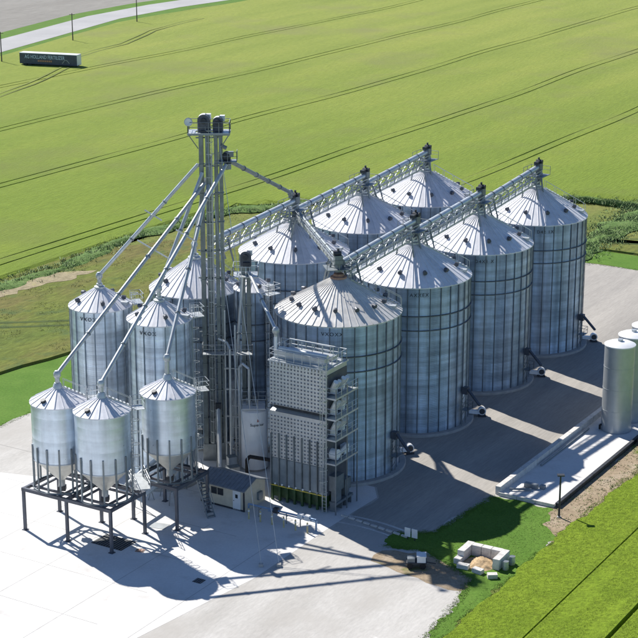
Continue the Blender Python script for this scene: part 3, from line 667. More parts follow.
def stand(name, corner, nb_, label):
    """corner: front leg on the ground; bays run along -q, depth along +s"""
    B = 5.25; D = 5.25; zf = 4.4
    t = thing(name, (corner[0], corner[1], .02), label, 'steel stand', 'steel stands under the hopper bins')
    def P(i, j, z): return EQ*(-B*i)+ES*(D*j)+Vector((0, 0, z))
    for i in range(nb_+1):
        for j in (0, 1):
            mb = MB(); mb.beam(P(i, j, 0), P(i, j, zf-.32), .26, .26, EQ); mb.box(P(i, j, .03), (.5, .5, .06), RZ); mb.build('leg', M['frame'], t)
    for j in (0, 1): MB().beam(P(-.03, j, zf-.16), P(nb_+.03, j, zf-.16), .28, .32).build('beam', M['frame'], t)
    for i in range(nb_+1): MB().beam(P(i, .03, zf-.165), P(i, .97, zf-.165), .26, .31).build('cross_beam', M['frame'], t)
    for i in range(nb_):
        for j in (.2, .8): MB().beam(P(i+.03, j, zf-.12), P(i+.97, j, zf-.12), .18, .22).build('joist', M['frame'], t)
        for fx in (.2, .8): MB().beam(P(i+fx, .03, zf-.13), P(i+fx, .97, zf-.13), .16, .2).build('joist', M['frame'], t)
    return t
stand('hopper_stand', (-19.5, 151.3), 2, 'two bay dark steel stand carrying the pair of hopper bins')
stand('hopper_stand', (-13.75, 156.6), 1, 'single bay steel stand carrying the hopper bin near the shed')
cH2 = Vector((-19.5, 151.3, 0))-EQ*2.62+ES*2.62; cH1 = cH2-EQ*5.25; cS3 = Vector((-13.75, 156.6, 0))-EQ*2.62+ES*2.62
hopper(cH2, 4.4, 'hopper bin at the front right of the two bay stand')
hopper(cH1, 4.4, 'leftmost hopper bin of the pair on the two bay stand')
hopper(cS3, 4.4, 'hopper bin standing alone beside the shed')

# ------------------------------------------------------------------ elevator tower
def leg_elevator(name, c, top, label, wx=.46, gap=.62, dy=.6, head_dark=True, ang=RZ+.5):
    t = thing(name, (c[0], c[1], 0.02), label, 'bucket elevator', 'bucket elevators')
    u = Vector((math.cos(ang), math.sin(ang), 0)); v = Vector((-u.y, u.x, 0)); Z = Vector((0, 0, 1))
    for k in (-1, 1):
        mb = MB(); n = int((top-2)/3.05)
        for i in range(n+1):
            z0 = 1.8+i*3.05; z1 = min(top, z0+3.05)
            if z1-z0 < .1: continue
            mb.box(u*k*gap/2+Z*(z0+z1)/2, (wx, dy, z1-z0), ang)
            mb.box(u*k*gap/2+Z*(z1-.05), (wx+.14, dy+.14, .09), ang)
        mb.build('trunk', M['trunk'], t)
    mb = MB(); mb.box(Z*.95, (gap+wx+.3, dy+.1, 1.9), ang); mb.build('boot', M['galvd'], t)
    # head: half round hood
    mb = MB(); Rr = (gap+wx)/2+.08; n = 14
    hb = 1.35 if top > 30 else .95
    pts = [(-Rr, 0)]+[(-Rr*math.cos(PI*i/n), hb+Rr*math.sin(PI*i/n)) for i in range(n+1)]+[(Rr, 0)]
    vs = [u*x+v*y*(dy/2+.08)+Z*(top+z) for y in (-1, 1) for x, z in pts]; m = len(pts)
    mb.add(vs, [tuple(range(m)), tuple(range(2*m-1, m-1, -1))]+[(i, m+i, m+(i+1) % m, (i+1) % m) for i in range(m)])
    hd = mb.build('head', M['frame'], t)
    mb = MB()
    for i in range(1, n//2+1):
        a0 = PI*i/n; a1 = PI*(i+1)/n; r_ = Rr+.03
        mb.add([u*(-r_*math.cos(a))+v*y*(dy/2+.1)+Z*(top+hb+r_*math.sin(a)) for a in (a0, a1) for y in (-1, 1)], [(0, 1, 3, 2)])
    mb.build('hood_cover', M['white'], hd)
    mb = MB(); mb.tube(v*-(dy/2+.35)+Z*(top+hb), v*-(dy/2+.05)+Z*(top+hb), .30, 12); mb.box(v*-(dy/2+.2)+u*.1+Z*(top+.2), (.7, .35, .4), ang); mb.build('bearing', M['dark'], t)
    mb = MB(); mb.tube(v*(dy/2)+Z*(top+hb+.1), v*(dy/2+.55)+Z*(top+hb+.1), .26, 12); mb.box(v*(dy/2+.35)+u*.4+Z*(top+hb+.25), (.5, .6, .6), ang); mb.build('drive', M['white'], t)
    return t, u, v
TC = Vector((-11.15, 175.5, 0))
PA = (-11.65, 175.3); PB = (-10.25, 175.6)
leg_elevator('bucket_elevator', PA, 35.4, 'left one of the two tall bucket elevators forming the tower', .44, .66, .62)
leg_elevator('bucket_elevator', PB, 35.2, 'right one of the two tall bucket elevators forming the tower', .36, .5, .55)
t = thing('tower_platform', (TC.x, TC.y, 35.5), 'railed service platform around the elevator heads at the tower top', 'platform')
mb = MB(); mb.box((0, -.75, .05), (4.3, .7, .08)); mb.box((0, .85, .05), (4.3, .7, .08)); mb.box((-1.75, 0.05, .051), (.8, .9, .08)); mb.box((1.65, .05, .051), (1.0, .9, .08)); mb.build('deck', M['galv'], t)
mb = MB()
for z in (-.06,):
    for y in (-1.08, 1.18): mb.beam((-2.15, y, z), (2.15, y, z), .09, .14)
    for x in (-2.1, 2.1): mb.beam((x, -1.05, z), (x, 1.15, z), .09, .14)
for x in (-2.05, 2.05): mb.beam((x, -.9, -.1), (x*.55, -.35, -1.6), .08, .08)
mb.build('frame', M['galvd'], t)
MB().rail([(-2.1, -1.08, .09), (2.1, -1.08, .09), (2.1, 1.18, .09), (-2.1, 1.18, .09)], 1.1, .035, 1.1, closed=True).build('railing', M['galvd'], t)
t = thing('antenna_dish', (TC.x-2.05, TC.y-1.0, 36.2), 'small white round antenna on the left corner of tower platform', 'antenna')
mb = MB(); mb.tube((0, 0, -.65), (0, 0, .55), .04, 6); mb.build('mast', M['galvd'], t)
mb = MB(); mb.lathe([(.01, 0), (.28, .03), (.42, .14), (.44, .16), (.28, .06), (.01, .05)], 18); me = mesh_only(mb, 'dish', M['white'], True)
d = inst('dish', me, t, 0, (0, -.08, .55)); d.rotation_euler = (math.radians(80), 0, .3)
# tower ladder with cage, ties and rest platforms
t = thing('tower_ladder', (TC.x-.02, TC.y-.35, .02), 'caged ladder running up between the two tall elevators', 'ladder')
MB().ladder((0, 0, 0), (0, 0, 36.2), (0, -1, 0), .42, .4, True).build('rungs_and_cage', M['galv'], t)
mb = MB()
for i in range(12):
    z = 2.5+i*2.95; mb.beam((-1.35, .25, z), (1.1, .45, z), .10, .14); mb.beam((-.5, .1, z), (.5, .2, z+1.4), .05, .05); mb.beam((.0, 0, z), (.0, .4, z), .3, .06)
mb.build('tie', M['galvd'], t)
for z, lab in ((12.3, 'railed rest platform halfway up the tower left of the dryer top'),):
    t = thing('rest_platform', (TC.x+1.6 if z < 20 else TC.x, TC.y-1.15 if z < 20 else TC.y-.75, z), lab, 'platform', 'rest platforms on the tower')
    Lx = 2.6 if z < 20 else 1.1
    MB().box((0, 0, 0), (2*Lx, 1.1, .07)).build('deck', M['galv'], t)
    MB().rail([(-Lx, .5, .03), (-Lx, -.55, .03), (Lx, -.55, .03), (Lx, .5, .03)], 1.05, .035, 1.3).build('railing', M['galv'], t)
    mb = MB()
    for x in (-Lx+.3, -.5): mb.beam((x, -.5, -.1), (x, .9, -.9), .07, .07); mb.beam((x, -.5, -.08), (x, 1.0, -.08), .07, .09)
    mb.build('bracket', M['galvd'], t)
t = thing('pipe_bundle', (-9.3, 173.6, .02), 'bundle of bright vertical pipes between the tower and the white tank', 'pipes')
for x, y, h_, r_ in ((0, 0, 13.0, .13), (.55, .25, 15.5, .10), (.95, -.1, 11.0, .15), (-.5, .5, 17.0, .09)):
    MB().tube((x, y, 0), (x, y, h_), r_, 10).build('pipe', M['tube'], t, smooth=True, ang=.7)
mb = MB()
for z in (2.5, 5.5, 8.5, 10.8): mb.beam((-.6, .45, z), (1.1, -.05, z), .08, .1); mb.beam((-.6, .0, z), (1.0, .3, z), .06, .08)
mb.build('bracket', M['galv'], t)
mb = MB(); mb.path([(.95, -.1, 11.0), (1.3, -.3, 11.5), (2.0, -.6, 11.0), (2.0, -.6, 7.0)], .14, 8); mb.build('bend', M['tube'], t); mb = MB(); mb.path([(0, 0, 13.0), (-.3, .3, 13.6), (-1.2, 1.0, 13.8)], .12, 8); mb.build('bend', M['tube'], t)
# small pipes between the trunks
t = thing('vertical_pipe', (TC.x+.1, TC.y+.75, .02), 'thin vertical dust pipe behind the tower ladder', 'pipe')
MB().tube((0, 0, 0), (0, 0, 33), .11, 8).build('pipe', M['galv'], t); MB().tube((.95, -.1, 0), (.95, -.1, 30), .08, 8).build('pipe', M['galv'], t)
mb = MB()
for z in (3, 10, 17, 24, 29): mb.beam((-.4, -.35, z), (1.0, -.1, z), .06, .08)
mb.build('bracket', M['galvd'], t)
# distributor and flow valves under the platform
t = thing('distributor', (TC.x+1.75, TC.y-.2, 31.6), 'dark rotary distributor with valves just below the tower platform', 'distributor')
MB().lathe([(.05, 2.0), (.22, 1.95), (.42, 1.7), (.42, 1.25), (.28, .8), (.2, .1)], 14).build('drum', M['dark'], t)
mb = MB(); mb.box((.35, 0, 1.7), (.7, .6, .5)); mb.box((.2, -.3, .5), (.5, .45, .6)); mb.tube((-.6, 0, 2.6), (0, 0, 2.3), .2, 8); mb.build('valve', M['galvd'], t)
mb = MB(); mb.box((.1, 0, 1.0), (1.9, 1.4, .06)); mb.rail([(-.8, -.7, 1.03), (1.05, -.7, 1.03), (1.05, .7, 1.03)], 1.0, .03, .9); mb.beam((-1.3, 0, .9), (1.0, 0, .9), .12, .14); mb.build('gallery', M['galvd'], t)

def spout(a, b, r, label, drop=.9, mat=None, tip=True, fit=.35):
    a = Vector(a); b = Vector(b)
    t = thing('grain_spout', b, label, 'spout', 'grain spouts running down from the tower')
    top = b+Vector((0, 0, drop)); d = (top-a).normalized(); L = (top-a).length
    MB().tube(a-b, top-b, r, 12).build('pipe', mat or M['galv'], t, smooth=True, ang=.6)
    mb = MB(); k = max(2, int(L/4.5))
    for i in range(1, k):
        p = a+d*(L*i/k)-b; mb.tube(p-d*.07, p+d*.07, r+.07, 12)
    mb.build('flange', M['galvd'], t)
    mb = MB(); mb.tube(Vector((0, 0, -.1)), Vector((0, 0, drop)), r*1.15, 12); mb.lathe([(.01, drop+.38), (.2, drop+.34), (fit, drop+.1), (fit, drop-.2), (.2, drop-.42), (.01, drop-.46)], 14)
    mb.build('elbow', mat or M['galv'], t, smooth=True, ang=.7)
    return t
def strut(a, b, label):  # cross bar seen beside two of the spouts
    pass
apH = 13.05+1.45*(2.74-.38)/2.74+.45
apS = 17.5+2.0*(3.37-.45)/3.37+.45
spout((TC.x-1.15, TC.y-.5, 32.3), (-22.8, 175.0, apS), .19, 'spout running from the tower to the far left narrow bin')
spout((TC.x-.5, TC.y-.75, 30.4), (cH1.x, cH1.y, apH), .20, 'long spout running from the tower to the leftmost hopper bin')
spout((TC.x+1.7, TC.y-.75, 32.3), (cH2.x, cH2.y, apH), .20, 'long spout running from the distributor to the front hopper bin')
spout((TC.x-.1, TC.y-.9, 30.2), (cS3.x, cS3.y, apH), .20, 'steep spout running from the tower to the hopper bin beside the shed', 1.7)
spout((TC.x-.7, TC.y-.8, 31.5), (-16.2, 170.2, apS), .19, 'steep spout running from the tower to the narrow bin next to it')
spout((TC.x-.6, TC.y+.7, 30.5), (-13.47, 183.3, 20.9), .20, 'short spout dropping behind the tower to the mid sized bin')
spout((TC.x+2.1, TC.y, 32.5), (-3.3, 198.3, 23.6), .22, 'spout running down right from the tower to the back row conveyor', .5, M['galvd'])
# bracing bars on the long spouts
for (a, b, f_, off_, lab) in (((TC.x-.5, TC.y-.75, 30.4), (cH1.x, cH1.y, apH+.9), .36, 1.5, 'short cross bar clamped to the spout of the leftmost hopper bin'),
                              ((TC.x-1.15, TC.y-.5, 32.3), (-22.8, 175, apS+.9), .45, .8, 'short cross bar clamped to the far left spout'), ((TC.x+1.7, TC.y-.75, 32.3), (cH2.x, cH2.y, apH+.9), .34, .9, 'short cross bar clamped to the spout of the front hopper bin')):
    a = Vector(a); b = Vector(b); p = a+(b-a)*f_
    t = thing('spout_brace', p, lab, 'brace', 'braces on the spouts'); MB().beam((-1.1*off_, .25, .55*off_), (1.1*off_, -.0, -.75*off_), .12, .12).build('bar', M['galv'], t); MB().box((0, 0.05, 0), (.5, .5, .12)).build('clamp', M['galv'], t)
# guy cables
for (a, b, lab) in (((TC.x-.3, TC.y-1.0, 35.2), (-5.36, 148.3, 0), 'thin guy cable reaching the ground left of its twin, in front of the shed'), ((TC.x+1.0, TC.y-1.0, 35.2), (-3.7, 148.3, 0), 'thin guy cable reaching the ground right of its twin, crossing the dryer corner')):
    t = thing('guy_cable', b, lab, 'cable', 'guy cables of the tower'); a = Vector(a)-Vector(b)
    MB().tube((0, 0, .25), a, .028, 5).build('cable', M['galv'], t); mb = MB(); mb.box((0, 0, .15), (.4, .4, .3)); mb.build('anchor', M['found'], t)
for (a, b, lab) in (((TC.x-1.6, TC.y+.6, 35.2), (-45, 215, 0), 'guy cable anchored in the fallow strip on the left'),):
    pass

# ------------------------------------------------------------------ roof conveyors
def conveyor(A, B, label, zr, tube=.34, rtop=None, mat=None, head=True, startdrop=1.0, gw=1.25):
    A = Vector(A); B = Vector(B); d = (B-A); dh = Vector((d.x, d.y, 0)).normalized(); side = Vector((dh.y, -dh.x, 0)); Z = Vector((0, 0, 1))
    t = thing('roof_conveyor', (A.x, A.y, A.z), label, 'conveyor', 'roof conveyors with walkways'); L = d.length; dn = d.normalized()
    mb = MB(); mb.tube(A, B, tube, 14); mb.build('housing', mat or M['tube'], t, A, smooth=True, ang=.7)
    mb = MB(); k = int(L/3)
    for i in range(1, k+1): p = A+dn*(L*i/(k+1)); mb.tube(p-dn*.05, p+dn*.05, tube+.06, 14)
    mb.build('flange', M['galvd'], t, A)
    # lattice gallery that carries the tube: solid deck below, dense truss sides
    slim = gw < 1; so_ = .3 if slim else .62; mb = MB(); zd = -.72 if slim else -1.66; zt_ = -.20 if slim else -.30
    mb.beam(A+Z*zd+side*gw*.15, B+Z*zd+side*gw*.15, gw*.62, .06); mb.build('walkway_deck', M['galv'], t, A)
    n = max(4, int(L/1.9))
    for s_ in (-1, 1):
        q = side*(s_*so_); mb = MB()
        for zz, hh in ((zd+.08, .22), ((zd+zt_)/2, .05), (zt_, .08)): mb.beam(A+q+Z*zz, B+q+Z*zz, .05, hh)
        for i in range(n):
            p = A+(B-A)*(i/n)+q; p2 = A+(B-A)*((i+1)/n)+q
            mb.beam(p+Z*zd, p2+Z*zt_, .05, .08, side); mb.beam(p2+Z*zd, p2+Z*zt_, .06, .09, side)
            pass
        mb.build('truss_side', M['galv'], t, A)
    for i in range(n+1):
        p = A+(B-A)*(i/n); mb = MB(); mb.beam(p+Z*zt_-side*so_, p+Z*zt_+side*so_, .08, .08); mb.beam(p+Z*(zt_+.0), p-Z*(tube-.12), .10, .10); mb.build('cradle', M['galvd'], t, A)
    mb = MB(); mb.rail([A+side*(so_+.08)+Z*zd, B+side*(so_+.08)+Z*zd], .9 if slim else 1.05, .03, 2.0); mb.build('handrail', M['galv'], t, A)
    if head:
        mb = MB(); mb.box(B+dn*.25+Z*.05, (.85, .85, .9), math.atan2(dh.y, dh.x)); mb.tube(B+dn*.2-Z*.3, Vector((B.x, B.y, zr))+dn*.2, .34, 10); mb.build('head_box', M['galvd'], t, A)
        mb = MB(); mb.box(B-dn*.2+Z*.62, (.9, .5, .35), math.atan2(dh.y, dh.x)); mb.tube(B+dn*.3-side*.3+Z*.7, B+dn*.3+side*.5+Z*.7, .26, 12); mb.tube(B+dn*.3+Z*.4, B+dn*.3+Z*1.2, .12, 8); mb.build('drive_motor', M['dark'], t, A)
    # supports down to the roofs: four legged frames astride each apex
    for P_, sgn in ((B, -1), (A, 1)):
        mb = MB()
        base = zr-.75
        for s_ in (-1, 1):
            for f_ in (.35, 1.9):
                top = P_+dn*(sgn*f_)+side*(s_*.55)-Z*.4; foot = Vector((P_.x, P_.y, 0))+dh*(sgn*(f_+.2))+side*(s_*1.15); rr_ = math.hypot(f_+.2, 1.15)
                foot.z = zr-.48-.58*rr_
                mb.beam(top, foot, .16, .16)
        mb.beam(P_+dn*sgn*1.9+side*-.75-Z*1.0, P_+dn*sgn*1.9+side*.75-Z*1.0, .1, .1)
        mb.build('support_frame', M['galvd'], t, A)
    # two service platforms at the ends
    mb = MB(); c = B-dn*.2+Z*-.95; mb.box(c, (2.4, 2.6, .07), math.atan2(dh.y, dh.x)); q = [c+dh*1.2+side*1.3, c+dh*1.2-side*1.3, c-dh*1.2-side*1.3]; mb.rail(q, 1.05, .032, 1.2); mb.build('head_platform', M['galvd'], t, A)
    return t
ZR = 17.09+3.75*(6.55-.6)/6.55+.5
def cpt(c, z, k): return (c[0]+ES.x*k, c[1]+ES.y*k, z)
B1c = (-11.46, 184.82)
conveyor(cpt(B1c, 21.95, 0), cpt(BR[1], 22.95, 0), 'back row conveyor from the tower to the first large back bin', ZR)
conveyor(cpt(BR[1], 21.85, .8), cpt(BR[2], 22.9, 0), 'back row conveyor joining the first and middle large back bins', ZR)
conveyor(cpt(BR[2], 21.85, .8), cpt(BR[3], 23.0, 0), 'back row conveyor reaching the back bin farthest away', ZR)
conveyor(cpt(FR[0], 21.9, .8), cpt(FR[1], 23.0, 0), 'front row conveyor from the bin beside the dryer to the second', ZR)
conveyor(cpt(FR[1], 21.9, .8), cpt(FR[2], 23.0, 0), 'front row conveyor joining the second and third front bins', ZR)
conveyor(cpt(FR[2], 21.9, .8), cpt(FR[3], 23.1, 0), 'front row conveyor reaching the right end front bin', ZR)
conveyor((BR[1][0]+.4, BR[1][1]-.9, 22.0), (FR[0][0]-.1, FR[0][1]+.4, 22.3), 'cross conveyor linking the back row to the front row', ZR, .2, mat=M['galvd'], gw=.6)

# ------------------------------------------------------------------ dryer with its elevator
DQ0, DQ1, DS0, DS1, DZ = -89.0, -82.4, 138.4, 142.2, 14.8
dc = W(DS0, (DQ0+DQ1)/2)
t = thing('grain_dryer', dc, 'tall louvred steel grain dryer on a green base', 'grain dryer', rz=RZ); HW = (DQ1-DQ0)/2; DD = DS1-DS0
def D(x, y, z): return (x, y, z)
mb = MB(); mb.box((0, DD/2, 3.2), (2*HW, DD, 3.0)); mb.build('lower_casing', M['galvd'], t)
mb = MB(); mb.box((0, DD/2, 7.1), (2*HW+.02, DD+.02, 4.9)); mb.build('middle_casing', M['louv'], t)
mb = MB(); mb.box((0, DD/2+.25, 9.9), (2*HW-.3, DD-.5, .8)); mb.build('recess', M['dark'], t)
mb = MB(); mb.box((0, DD/2, 12.5), (2*HW+.02, DD+.02, 4.5)); mb.build('upper_casing', M['louv'], t)
mb = MB(); mb.box((0, DD/2, 14.82), (2*HW+.3, DD+.3, .14)); mb.build('cornice', M['galv'], t)
mb = MB(); mb.add([(-HW, -.02, 9.58), (HW, -.02, 9.58), (HW, .5, 9.75), (-HW, .5, 9.75)], [(0, 1, 2, 3)]); mb.add([(-HW-.02, .35, 10.20), (HW+.02, .35, 10.20), (HW+.02, -.1, 10.33), (-HW-.02, -.1, 10.33)], [(0, 1, 2, 3)]); mb.build('drip_edge', M['galv'], t)
mb = MB(); nx = 17
for (z0, z1) in ((4.85, 9.45), (10.4, 14.6)):
    nr = round((z1-z0)/.37)
    for r in range(nr):
        z = z0+(r+.5)*(z1-z0)/nr
        for i in range(nx):
            x = -HW+(i+.5)*2*HW/nx; a = .10; h = .03
            mb.add([(x-a, -.015, z-.185+.03), (x+a, -.015, z-.185+.03), (x+a, -.07, z-.185+.03), (x-a, -.07, z-.185+.03), (x-a, -.012, z-.185+.09), (x+a, -.012, z-.185+.09)], [(3, 2, 5, 4), (0, 1, 2, 3), (0, 3, 4), (1, 5, 2)])
tag(mb.build('louvres', M['louv'], t), kind='stuff')
mb = MB()
for (z0, z1) in ((4.85, 9.45), (10.4, 14.6)):
    nr = round((z1-z0)/.37)
    for r in range(nr):
        z = z0+(r+.5)*(z1-z0)/nr-.185
        for i in range(nx):
            x = -HW+(i+.5)*2*HW/nx; mb.add([(x-.09, -.018, z-.10), (x+.09, -.018, z-.10), (x+.09, -.018, z+.04), (x-.09, -.018, z+.04)], [(0, 1, 2, 3)])
tag(mb.build('louvre_slots', M['frame'], t), kind='stuff')
mb = MB(); mb.box((HW+.04, DD/2, 8.0), (.06, DD-.1, 12.6)); mb.build('end_panel', M['frame'], t)
for i in range(8):
    x = -HW+.15+i*(2*HW-.3)/7; mb = MB(); mb.box((x, -.10, 4.5), (.10, .22, 5.6)); mb.build('rib', M['galvd'], t)
for i in range(7):
    x = -HW+.15+(i+.5)*(2*HW-.3)/7; mb = MB(); mb.box((x, -.03, 3.2), (.62, .05, 2.8)); mb.build('panel', M['dpanel'], t)
mb = MB(); mb.box((0, DD/2, 1.02), (2*HW-.3, DD-.5, 1.35)); mb.build('base', M['green'], t)
for i in range(8):
    x = -HW+.2+i*(2*HW-.4)/7; mb = MB(); mb.box((x, .02, .88), (.22, .22, 1.72)); mb.build('base_leg', M['green'], t)
mb = MB(); mb.box((0, -.06, 1.66), (2*HW, .12, .10)); mb.build('yellow_rail', M['yellow'], t)
for i in range(7): mb = MB(); mb.tube((-HW+.6+i*.82, -.1, 1.78), (-HW+.6+i*.82, -.1, 1.95), .1, 8); mb.build('valve_knob', M['white'], t)
# roof deck
mb = MB(); mb.box((0, DD/2, 14.95), (2*HW-.2, DD-.2, .12)); mb.box((-.2, 1.0, 15.35), (2*HW-.8, .9, .7)); mb.box((0, 2.6, 15.25), (2*HW-1.2, .8, .5)); mb.build('roof_deck', M['galv'], t)
mb = MB(); mb.tube((-HW+.5, 1.0, 15.85), (HW-.5, 1.0, 15.85), .22, 10); mb.build('levelling_auger', M['tube'], t)
mb = MB(); mb.rail([(-HW, 0, 14.9), (HW, 0, 14.9), (HW, DD, 14.9), (-HW, DD, 14.9)], 1.1, .04, 1.0, closed=True); mb.rail([(-HW+.3, 1.7, 15.6), (HW-.3, 1.7, 15.6)], 1.1, .04, 1.2); mb.build('roof_railing', M['galv'], t)
mb = MB()
for i in range(16): mb.box((-HW+.2+i*.385, -.1, 14.62), (.2, .24, .3))
mb.build('eave_brackets', M['galv'], t)
mb = MB(); mb.tube((-HW+.25, .8, 15.0), (-HW+.25, .8, 17.3), .16, 8); mb.build('inlet', M['white'], t)
# end platforms with burner ducts
X0 = HW; PWd = 1.25
for k, z in enumerate((12.1, 9.95, 7.8, 5.3)):
    mb = MB(); mb.box((X0+PWd/2, DD/2-.1, z), (PWd, DD+.5, .08)); mb.box((X0+PWd, DD/2-.1, z+.06), (.05, DD+.5, .18)); mb.box((X0+PWd/2, -.36, z+.02), (PWd, .05, .16)); mb.build('platform', M['galv'], t)
    mb = MB(); mb.rail([(X0+.1, -.33, z+.04), (X0+PWd-.03, -.33, z+.04), (X0+PWd-.03, DD+.1, z+.04)], 1.05, .035, 1.1); mb.build('platform_railing', M['galv'], t)
    mb = MB()
    if k < 3:
        for j in range(2):
            y = .75+j*1.5; mb.tube((X0, y, z+.35), (X0+.75, y-.25, z+1.55), .27, 10); mb.tube((X0, y+.75, z+.35), (X0+.7, y+.5, z+1.45), .22, 10); mb.box((X0+.25, y+.2, z+.5), (.5, .5, .6))
    else:
        mb.tube((X0, .8, z+.7), (X0+.8, .8, z+.7), .55, 14); mb.tube((X0+.35, 1.7, z+.4), (X0+.9, 2.5, z+1.2), .25, 10); mb.box((X0+.3, 2.9, z+.6), (.6, .9, .9))
    mb.build('burner_duct', M['ducts'] if k < 3 else M['tank'], t)
mb = MB()
for y in (-.3, DD/2, DD+.1): mb.beam((X0+PWd-.04, y, .03), (X0+PWd-.04, y, 13.2), .10, .10)
mb.build('platform_post', M['galvd'], t)
mb = MB(); mb.ladder((X0-.05, -.40, .1), (X0-.05, -.40, 15.6), (0, -1, 0), .45, .35, True); mb.build('ladder', M['galv'], t)
mb = MB(); mb.box((X0+.5, 1.0, 3.0), (.9, 1.5, 1.6)); mb.box((X0+.4, 2.9, 2.2), (.7, 1.2, 1.2)); mb.box((X0+.5, 2.0, .9), (.9, 3.2, .25)); mb.build('control_box', M['galvd'], t)
mb = MB()
for y in (.4, 1.6, 2.4, 3.4): mb.box((X0+.5, y, .5), (.7, .1, .96))
mb.box((X0+.5, 1.0, 1.6), (.6, 1.0, 1.3)); mb.box((X0+.4, 2.9, 1.3), (.5, .8, .8)); mb.build('control_stand', M['galvd'], t)

leg_elevator('bucket_elevator', (-7.62, 176.0), 21.4, 'shorter bucket elevator standing behind the white tank', .42, .56, .5)
t = thing('elevator_gallery', (-7.62, 176.0, 20.4), 'railed service gallery under the head of the shorter elevator', 'platform')
mb = MB(); mb.box((0, -.75, 0), (2.6, .8, .07)); mb.box((0, .75, 0), (2.6, .8, .07)); mb.box((1.0, 0, 0.001), (.6, .7, .07)); mb.box((-1.0, 0, 0.001), (.6, .7, .07)); mb.build('deck', M['galv'], t)
MB().rail([(-1.3, -1.15, .04), (1.3, -1.15, .04), (1.3, 1.15, .04), (-1.3, 1.15, .04)], 1.05, .035, 1.0, closed=True).build('railing', M['galv'], t)
ip = W(DS0+.8, (DQ0+DQ1)/2-HW+.25)
spout((-7.3, 175.3, 20.9), (ip.x, ip.y, 17.2), .18, 'spout dropping from the shorter elevator to the dryer top', .5)
spout((-8.0, 175.3, 20.3), (-9.2, 174.0, 2.0), .15, 'steep pipe dropping beside the shorter elevator to the boots', .4)

# white tank
t = thing('white_tank', (-6.8, 173.0, .02), 'white vertical tank with logo and railed top beside the dryer', 'tank')
MB().lathe([(1.36, 0.0), (1.36, .25)], 28, cap0=True, cap1=True).build('base', M['found'], t)
MB().lathe([(1.42, .25), (1.42, 6.5), (1.38, 6.6), (.9, 6.85), (.02, 6.95)], 40, cap0=True).build('shell', M['tank'], t, smooth=True, ang=.5)
mb = MB(); mb.box((0, 0, 6.98), (2.5, 2.5, .06)); mb.build('top_deck', M['white'], t)
MB().rail([(-1.25, -1.25, 7.0), (1.25, -1.25, 7.0), (1.25, 1.25, 7.0), (-1.25, 1.25, 7.0)], 1.05, .04, .9, closed=True).build('railing', M['galv'], t)
mb = MB(); mb.tube((.1, 0, 6.9), (.1, 0, 8.1), .28, 10); mb.box((-.6, .3, 7.4), (.5, .6, .8)); mb.build('top_valve', M['galvd'], t)
mb = MB(); mb.ladder((-1.62, -.2, .1), (-1.62, -.2, 8.0), (-1, -.1, 0), .4, .35, True); mb.build('ladder', M['galv'], t)
decal(t, 'Superior', 1.42, 5.15, -PI/2+.25, .42, M['letter'], 1.0)
me = mesh_only(MB().add([(1.47*math.cos(a), 1.47*math.sin(a), z) for a, z in ((-1.32, 5.6), (-1.16, 5.66), (-1.22, 5.85), (-1.30, 5.95))], [(0, 1, 2, 3)]), 'emblem', M['red']); inst('emblem', me, t)
t = thing('black_pipe', (-5.6, 169.5, .02), 'black bent pipe running in front of the white tank', 'pipe')
mb = MB(); mb.path([(-1.9, .6, 0), (-1.9, .6, 2.0), (-1.6, .5, 2.4), (1.0, -.9, 2.5)], .2, 10); mb.tube((1.0, -.9, 2.5), (1.0, -.9, .0), .2, 10); mb.build('pipe', M['black'], t)

# ------------------------------------------------------------------ shed
sc0 = (Vector((-11.82, 163.86, 0))+Vector((-7.46, 161.05, 0)))/2
t = thing('control_shed', (sc0.x, sc0.y, .02), 'small beige control shed with grey sheet roof and white door', 'shed', rz=RZ-.03); sw, sd, sh = 2.6, 3.7, 2.35
mb = MB(); mb.box((0, sd/2, sh/2), (2*sw, sd, sh)); 
for x in (-sw+.001, sw-.001): mb.add([(x, .0, sh), (x, sd, sh), (x, sd/2, sh+.62)], [(0, 1, 2)])
mb.build('wall', M['beige'], t)
mb = MB()
for k in (0, 1):
    y0, y1 = (-.3, sd/2) if k == 0 else (sd+.3, sd/2); z0 = sh-.08; z1 = sh+.70
    mb.add([(-sw-.25, y0, z0), (sw+.25, y0, z0), (sw+.25, y1, z1), (-sw-.25, y1, z1), (-sw-.25, y0, z0-.1), (sw+.25, y0, z0-.1), (sw+.25, y1, z1-.1), (-sw-.25, y1, z1-.1)], [(0, 1, 2, 3), (4, 7, 6, 5), (0, 4, 5, 1), (1, 5, 6, 2), (2, 6, 7, 3), (3, 7, 4, 0)])
rf = mb.build('roof', M['slate'], t)
mb = MB()
for i in range(14):
    x = -sw-.2+i*(2*sw+.4)/13
    mb.beam((x, -.3, sh-.05), (x, sd/2, sh+.73), .05, .05)
mb.build('seam', M['slate'], rf)
for x in (-1.05, -.25):
    wdw = MB().box((x, -.03, 1.55), (.66, .08, .7)).build('window', M['dark'], t); MB().box((x, -.075, 1.55), (.54, .02, .58)).build('pane', M['glass'], wdw)
dr = MB().box((1.75, -.03, 1.05), (.92, .08, 2.05)).build('door', M['white'], t); mb = MB(); mb.tube((1.42, -.07, 1.0), (1.42, -.14, 1.0), .04, 6); mb.build('handle', M['dark'], dr); MB().box((1.75, -.075, 1.5), (.3, .02, .4)).build('pane', M['glass'], dr)
mb = MB()
for x in (-sw, sw): mb.box((x, -.01, sh/2), (.16, .1, sh))
mb.box((0, -.02, .08), (2*sw, .1, .16)); mb.build('trim', M['dark'], t)
mb = MB(); mb.box((sw+.12, 2.6, .9), (.3, .7, .8)); mb.build('meter_box', M['galvd'], t)

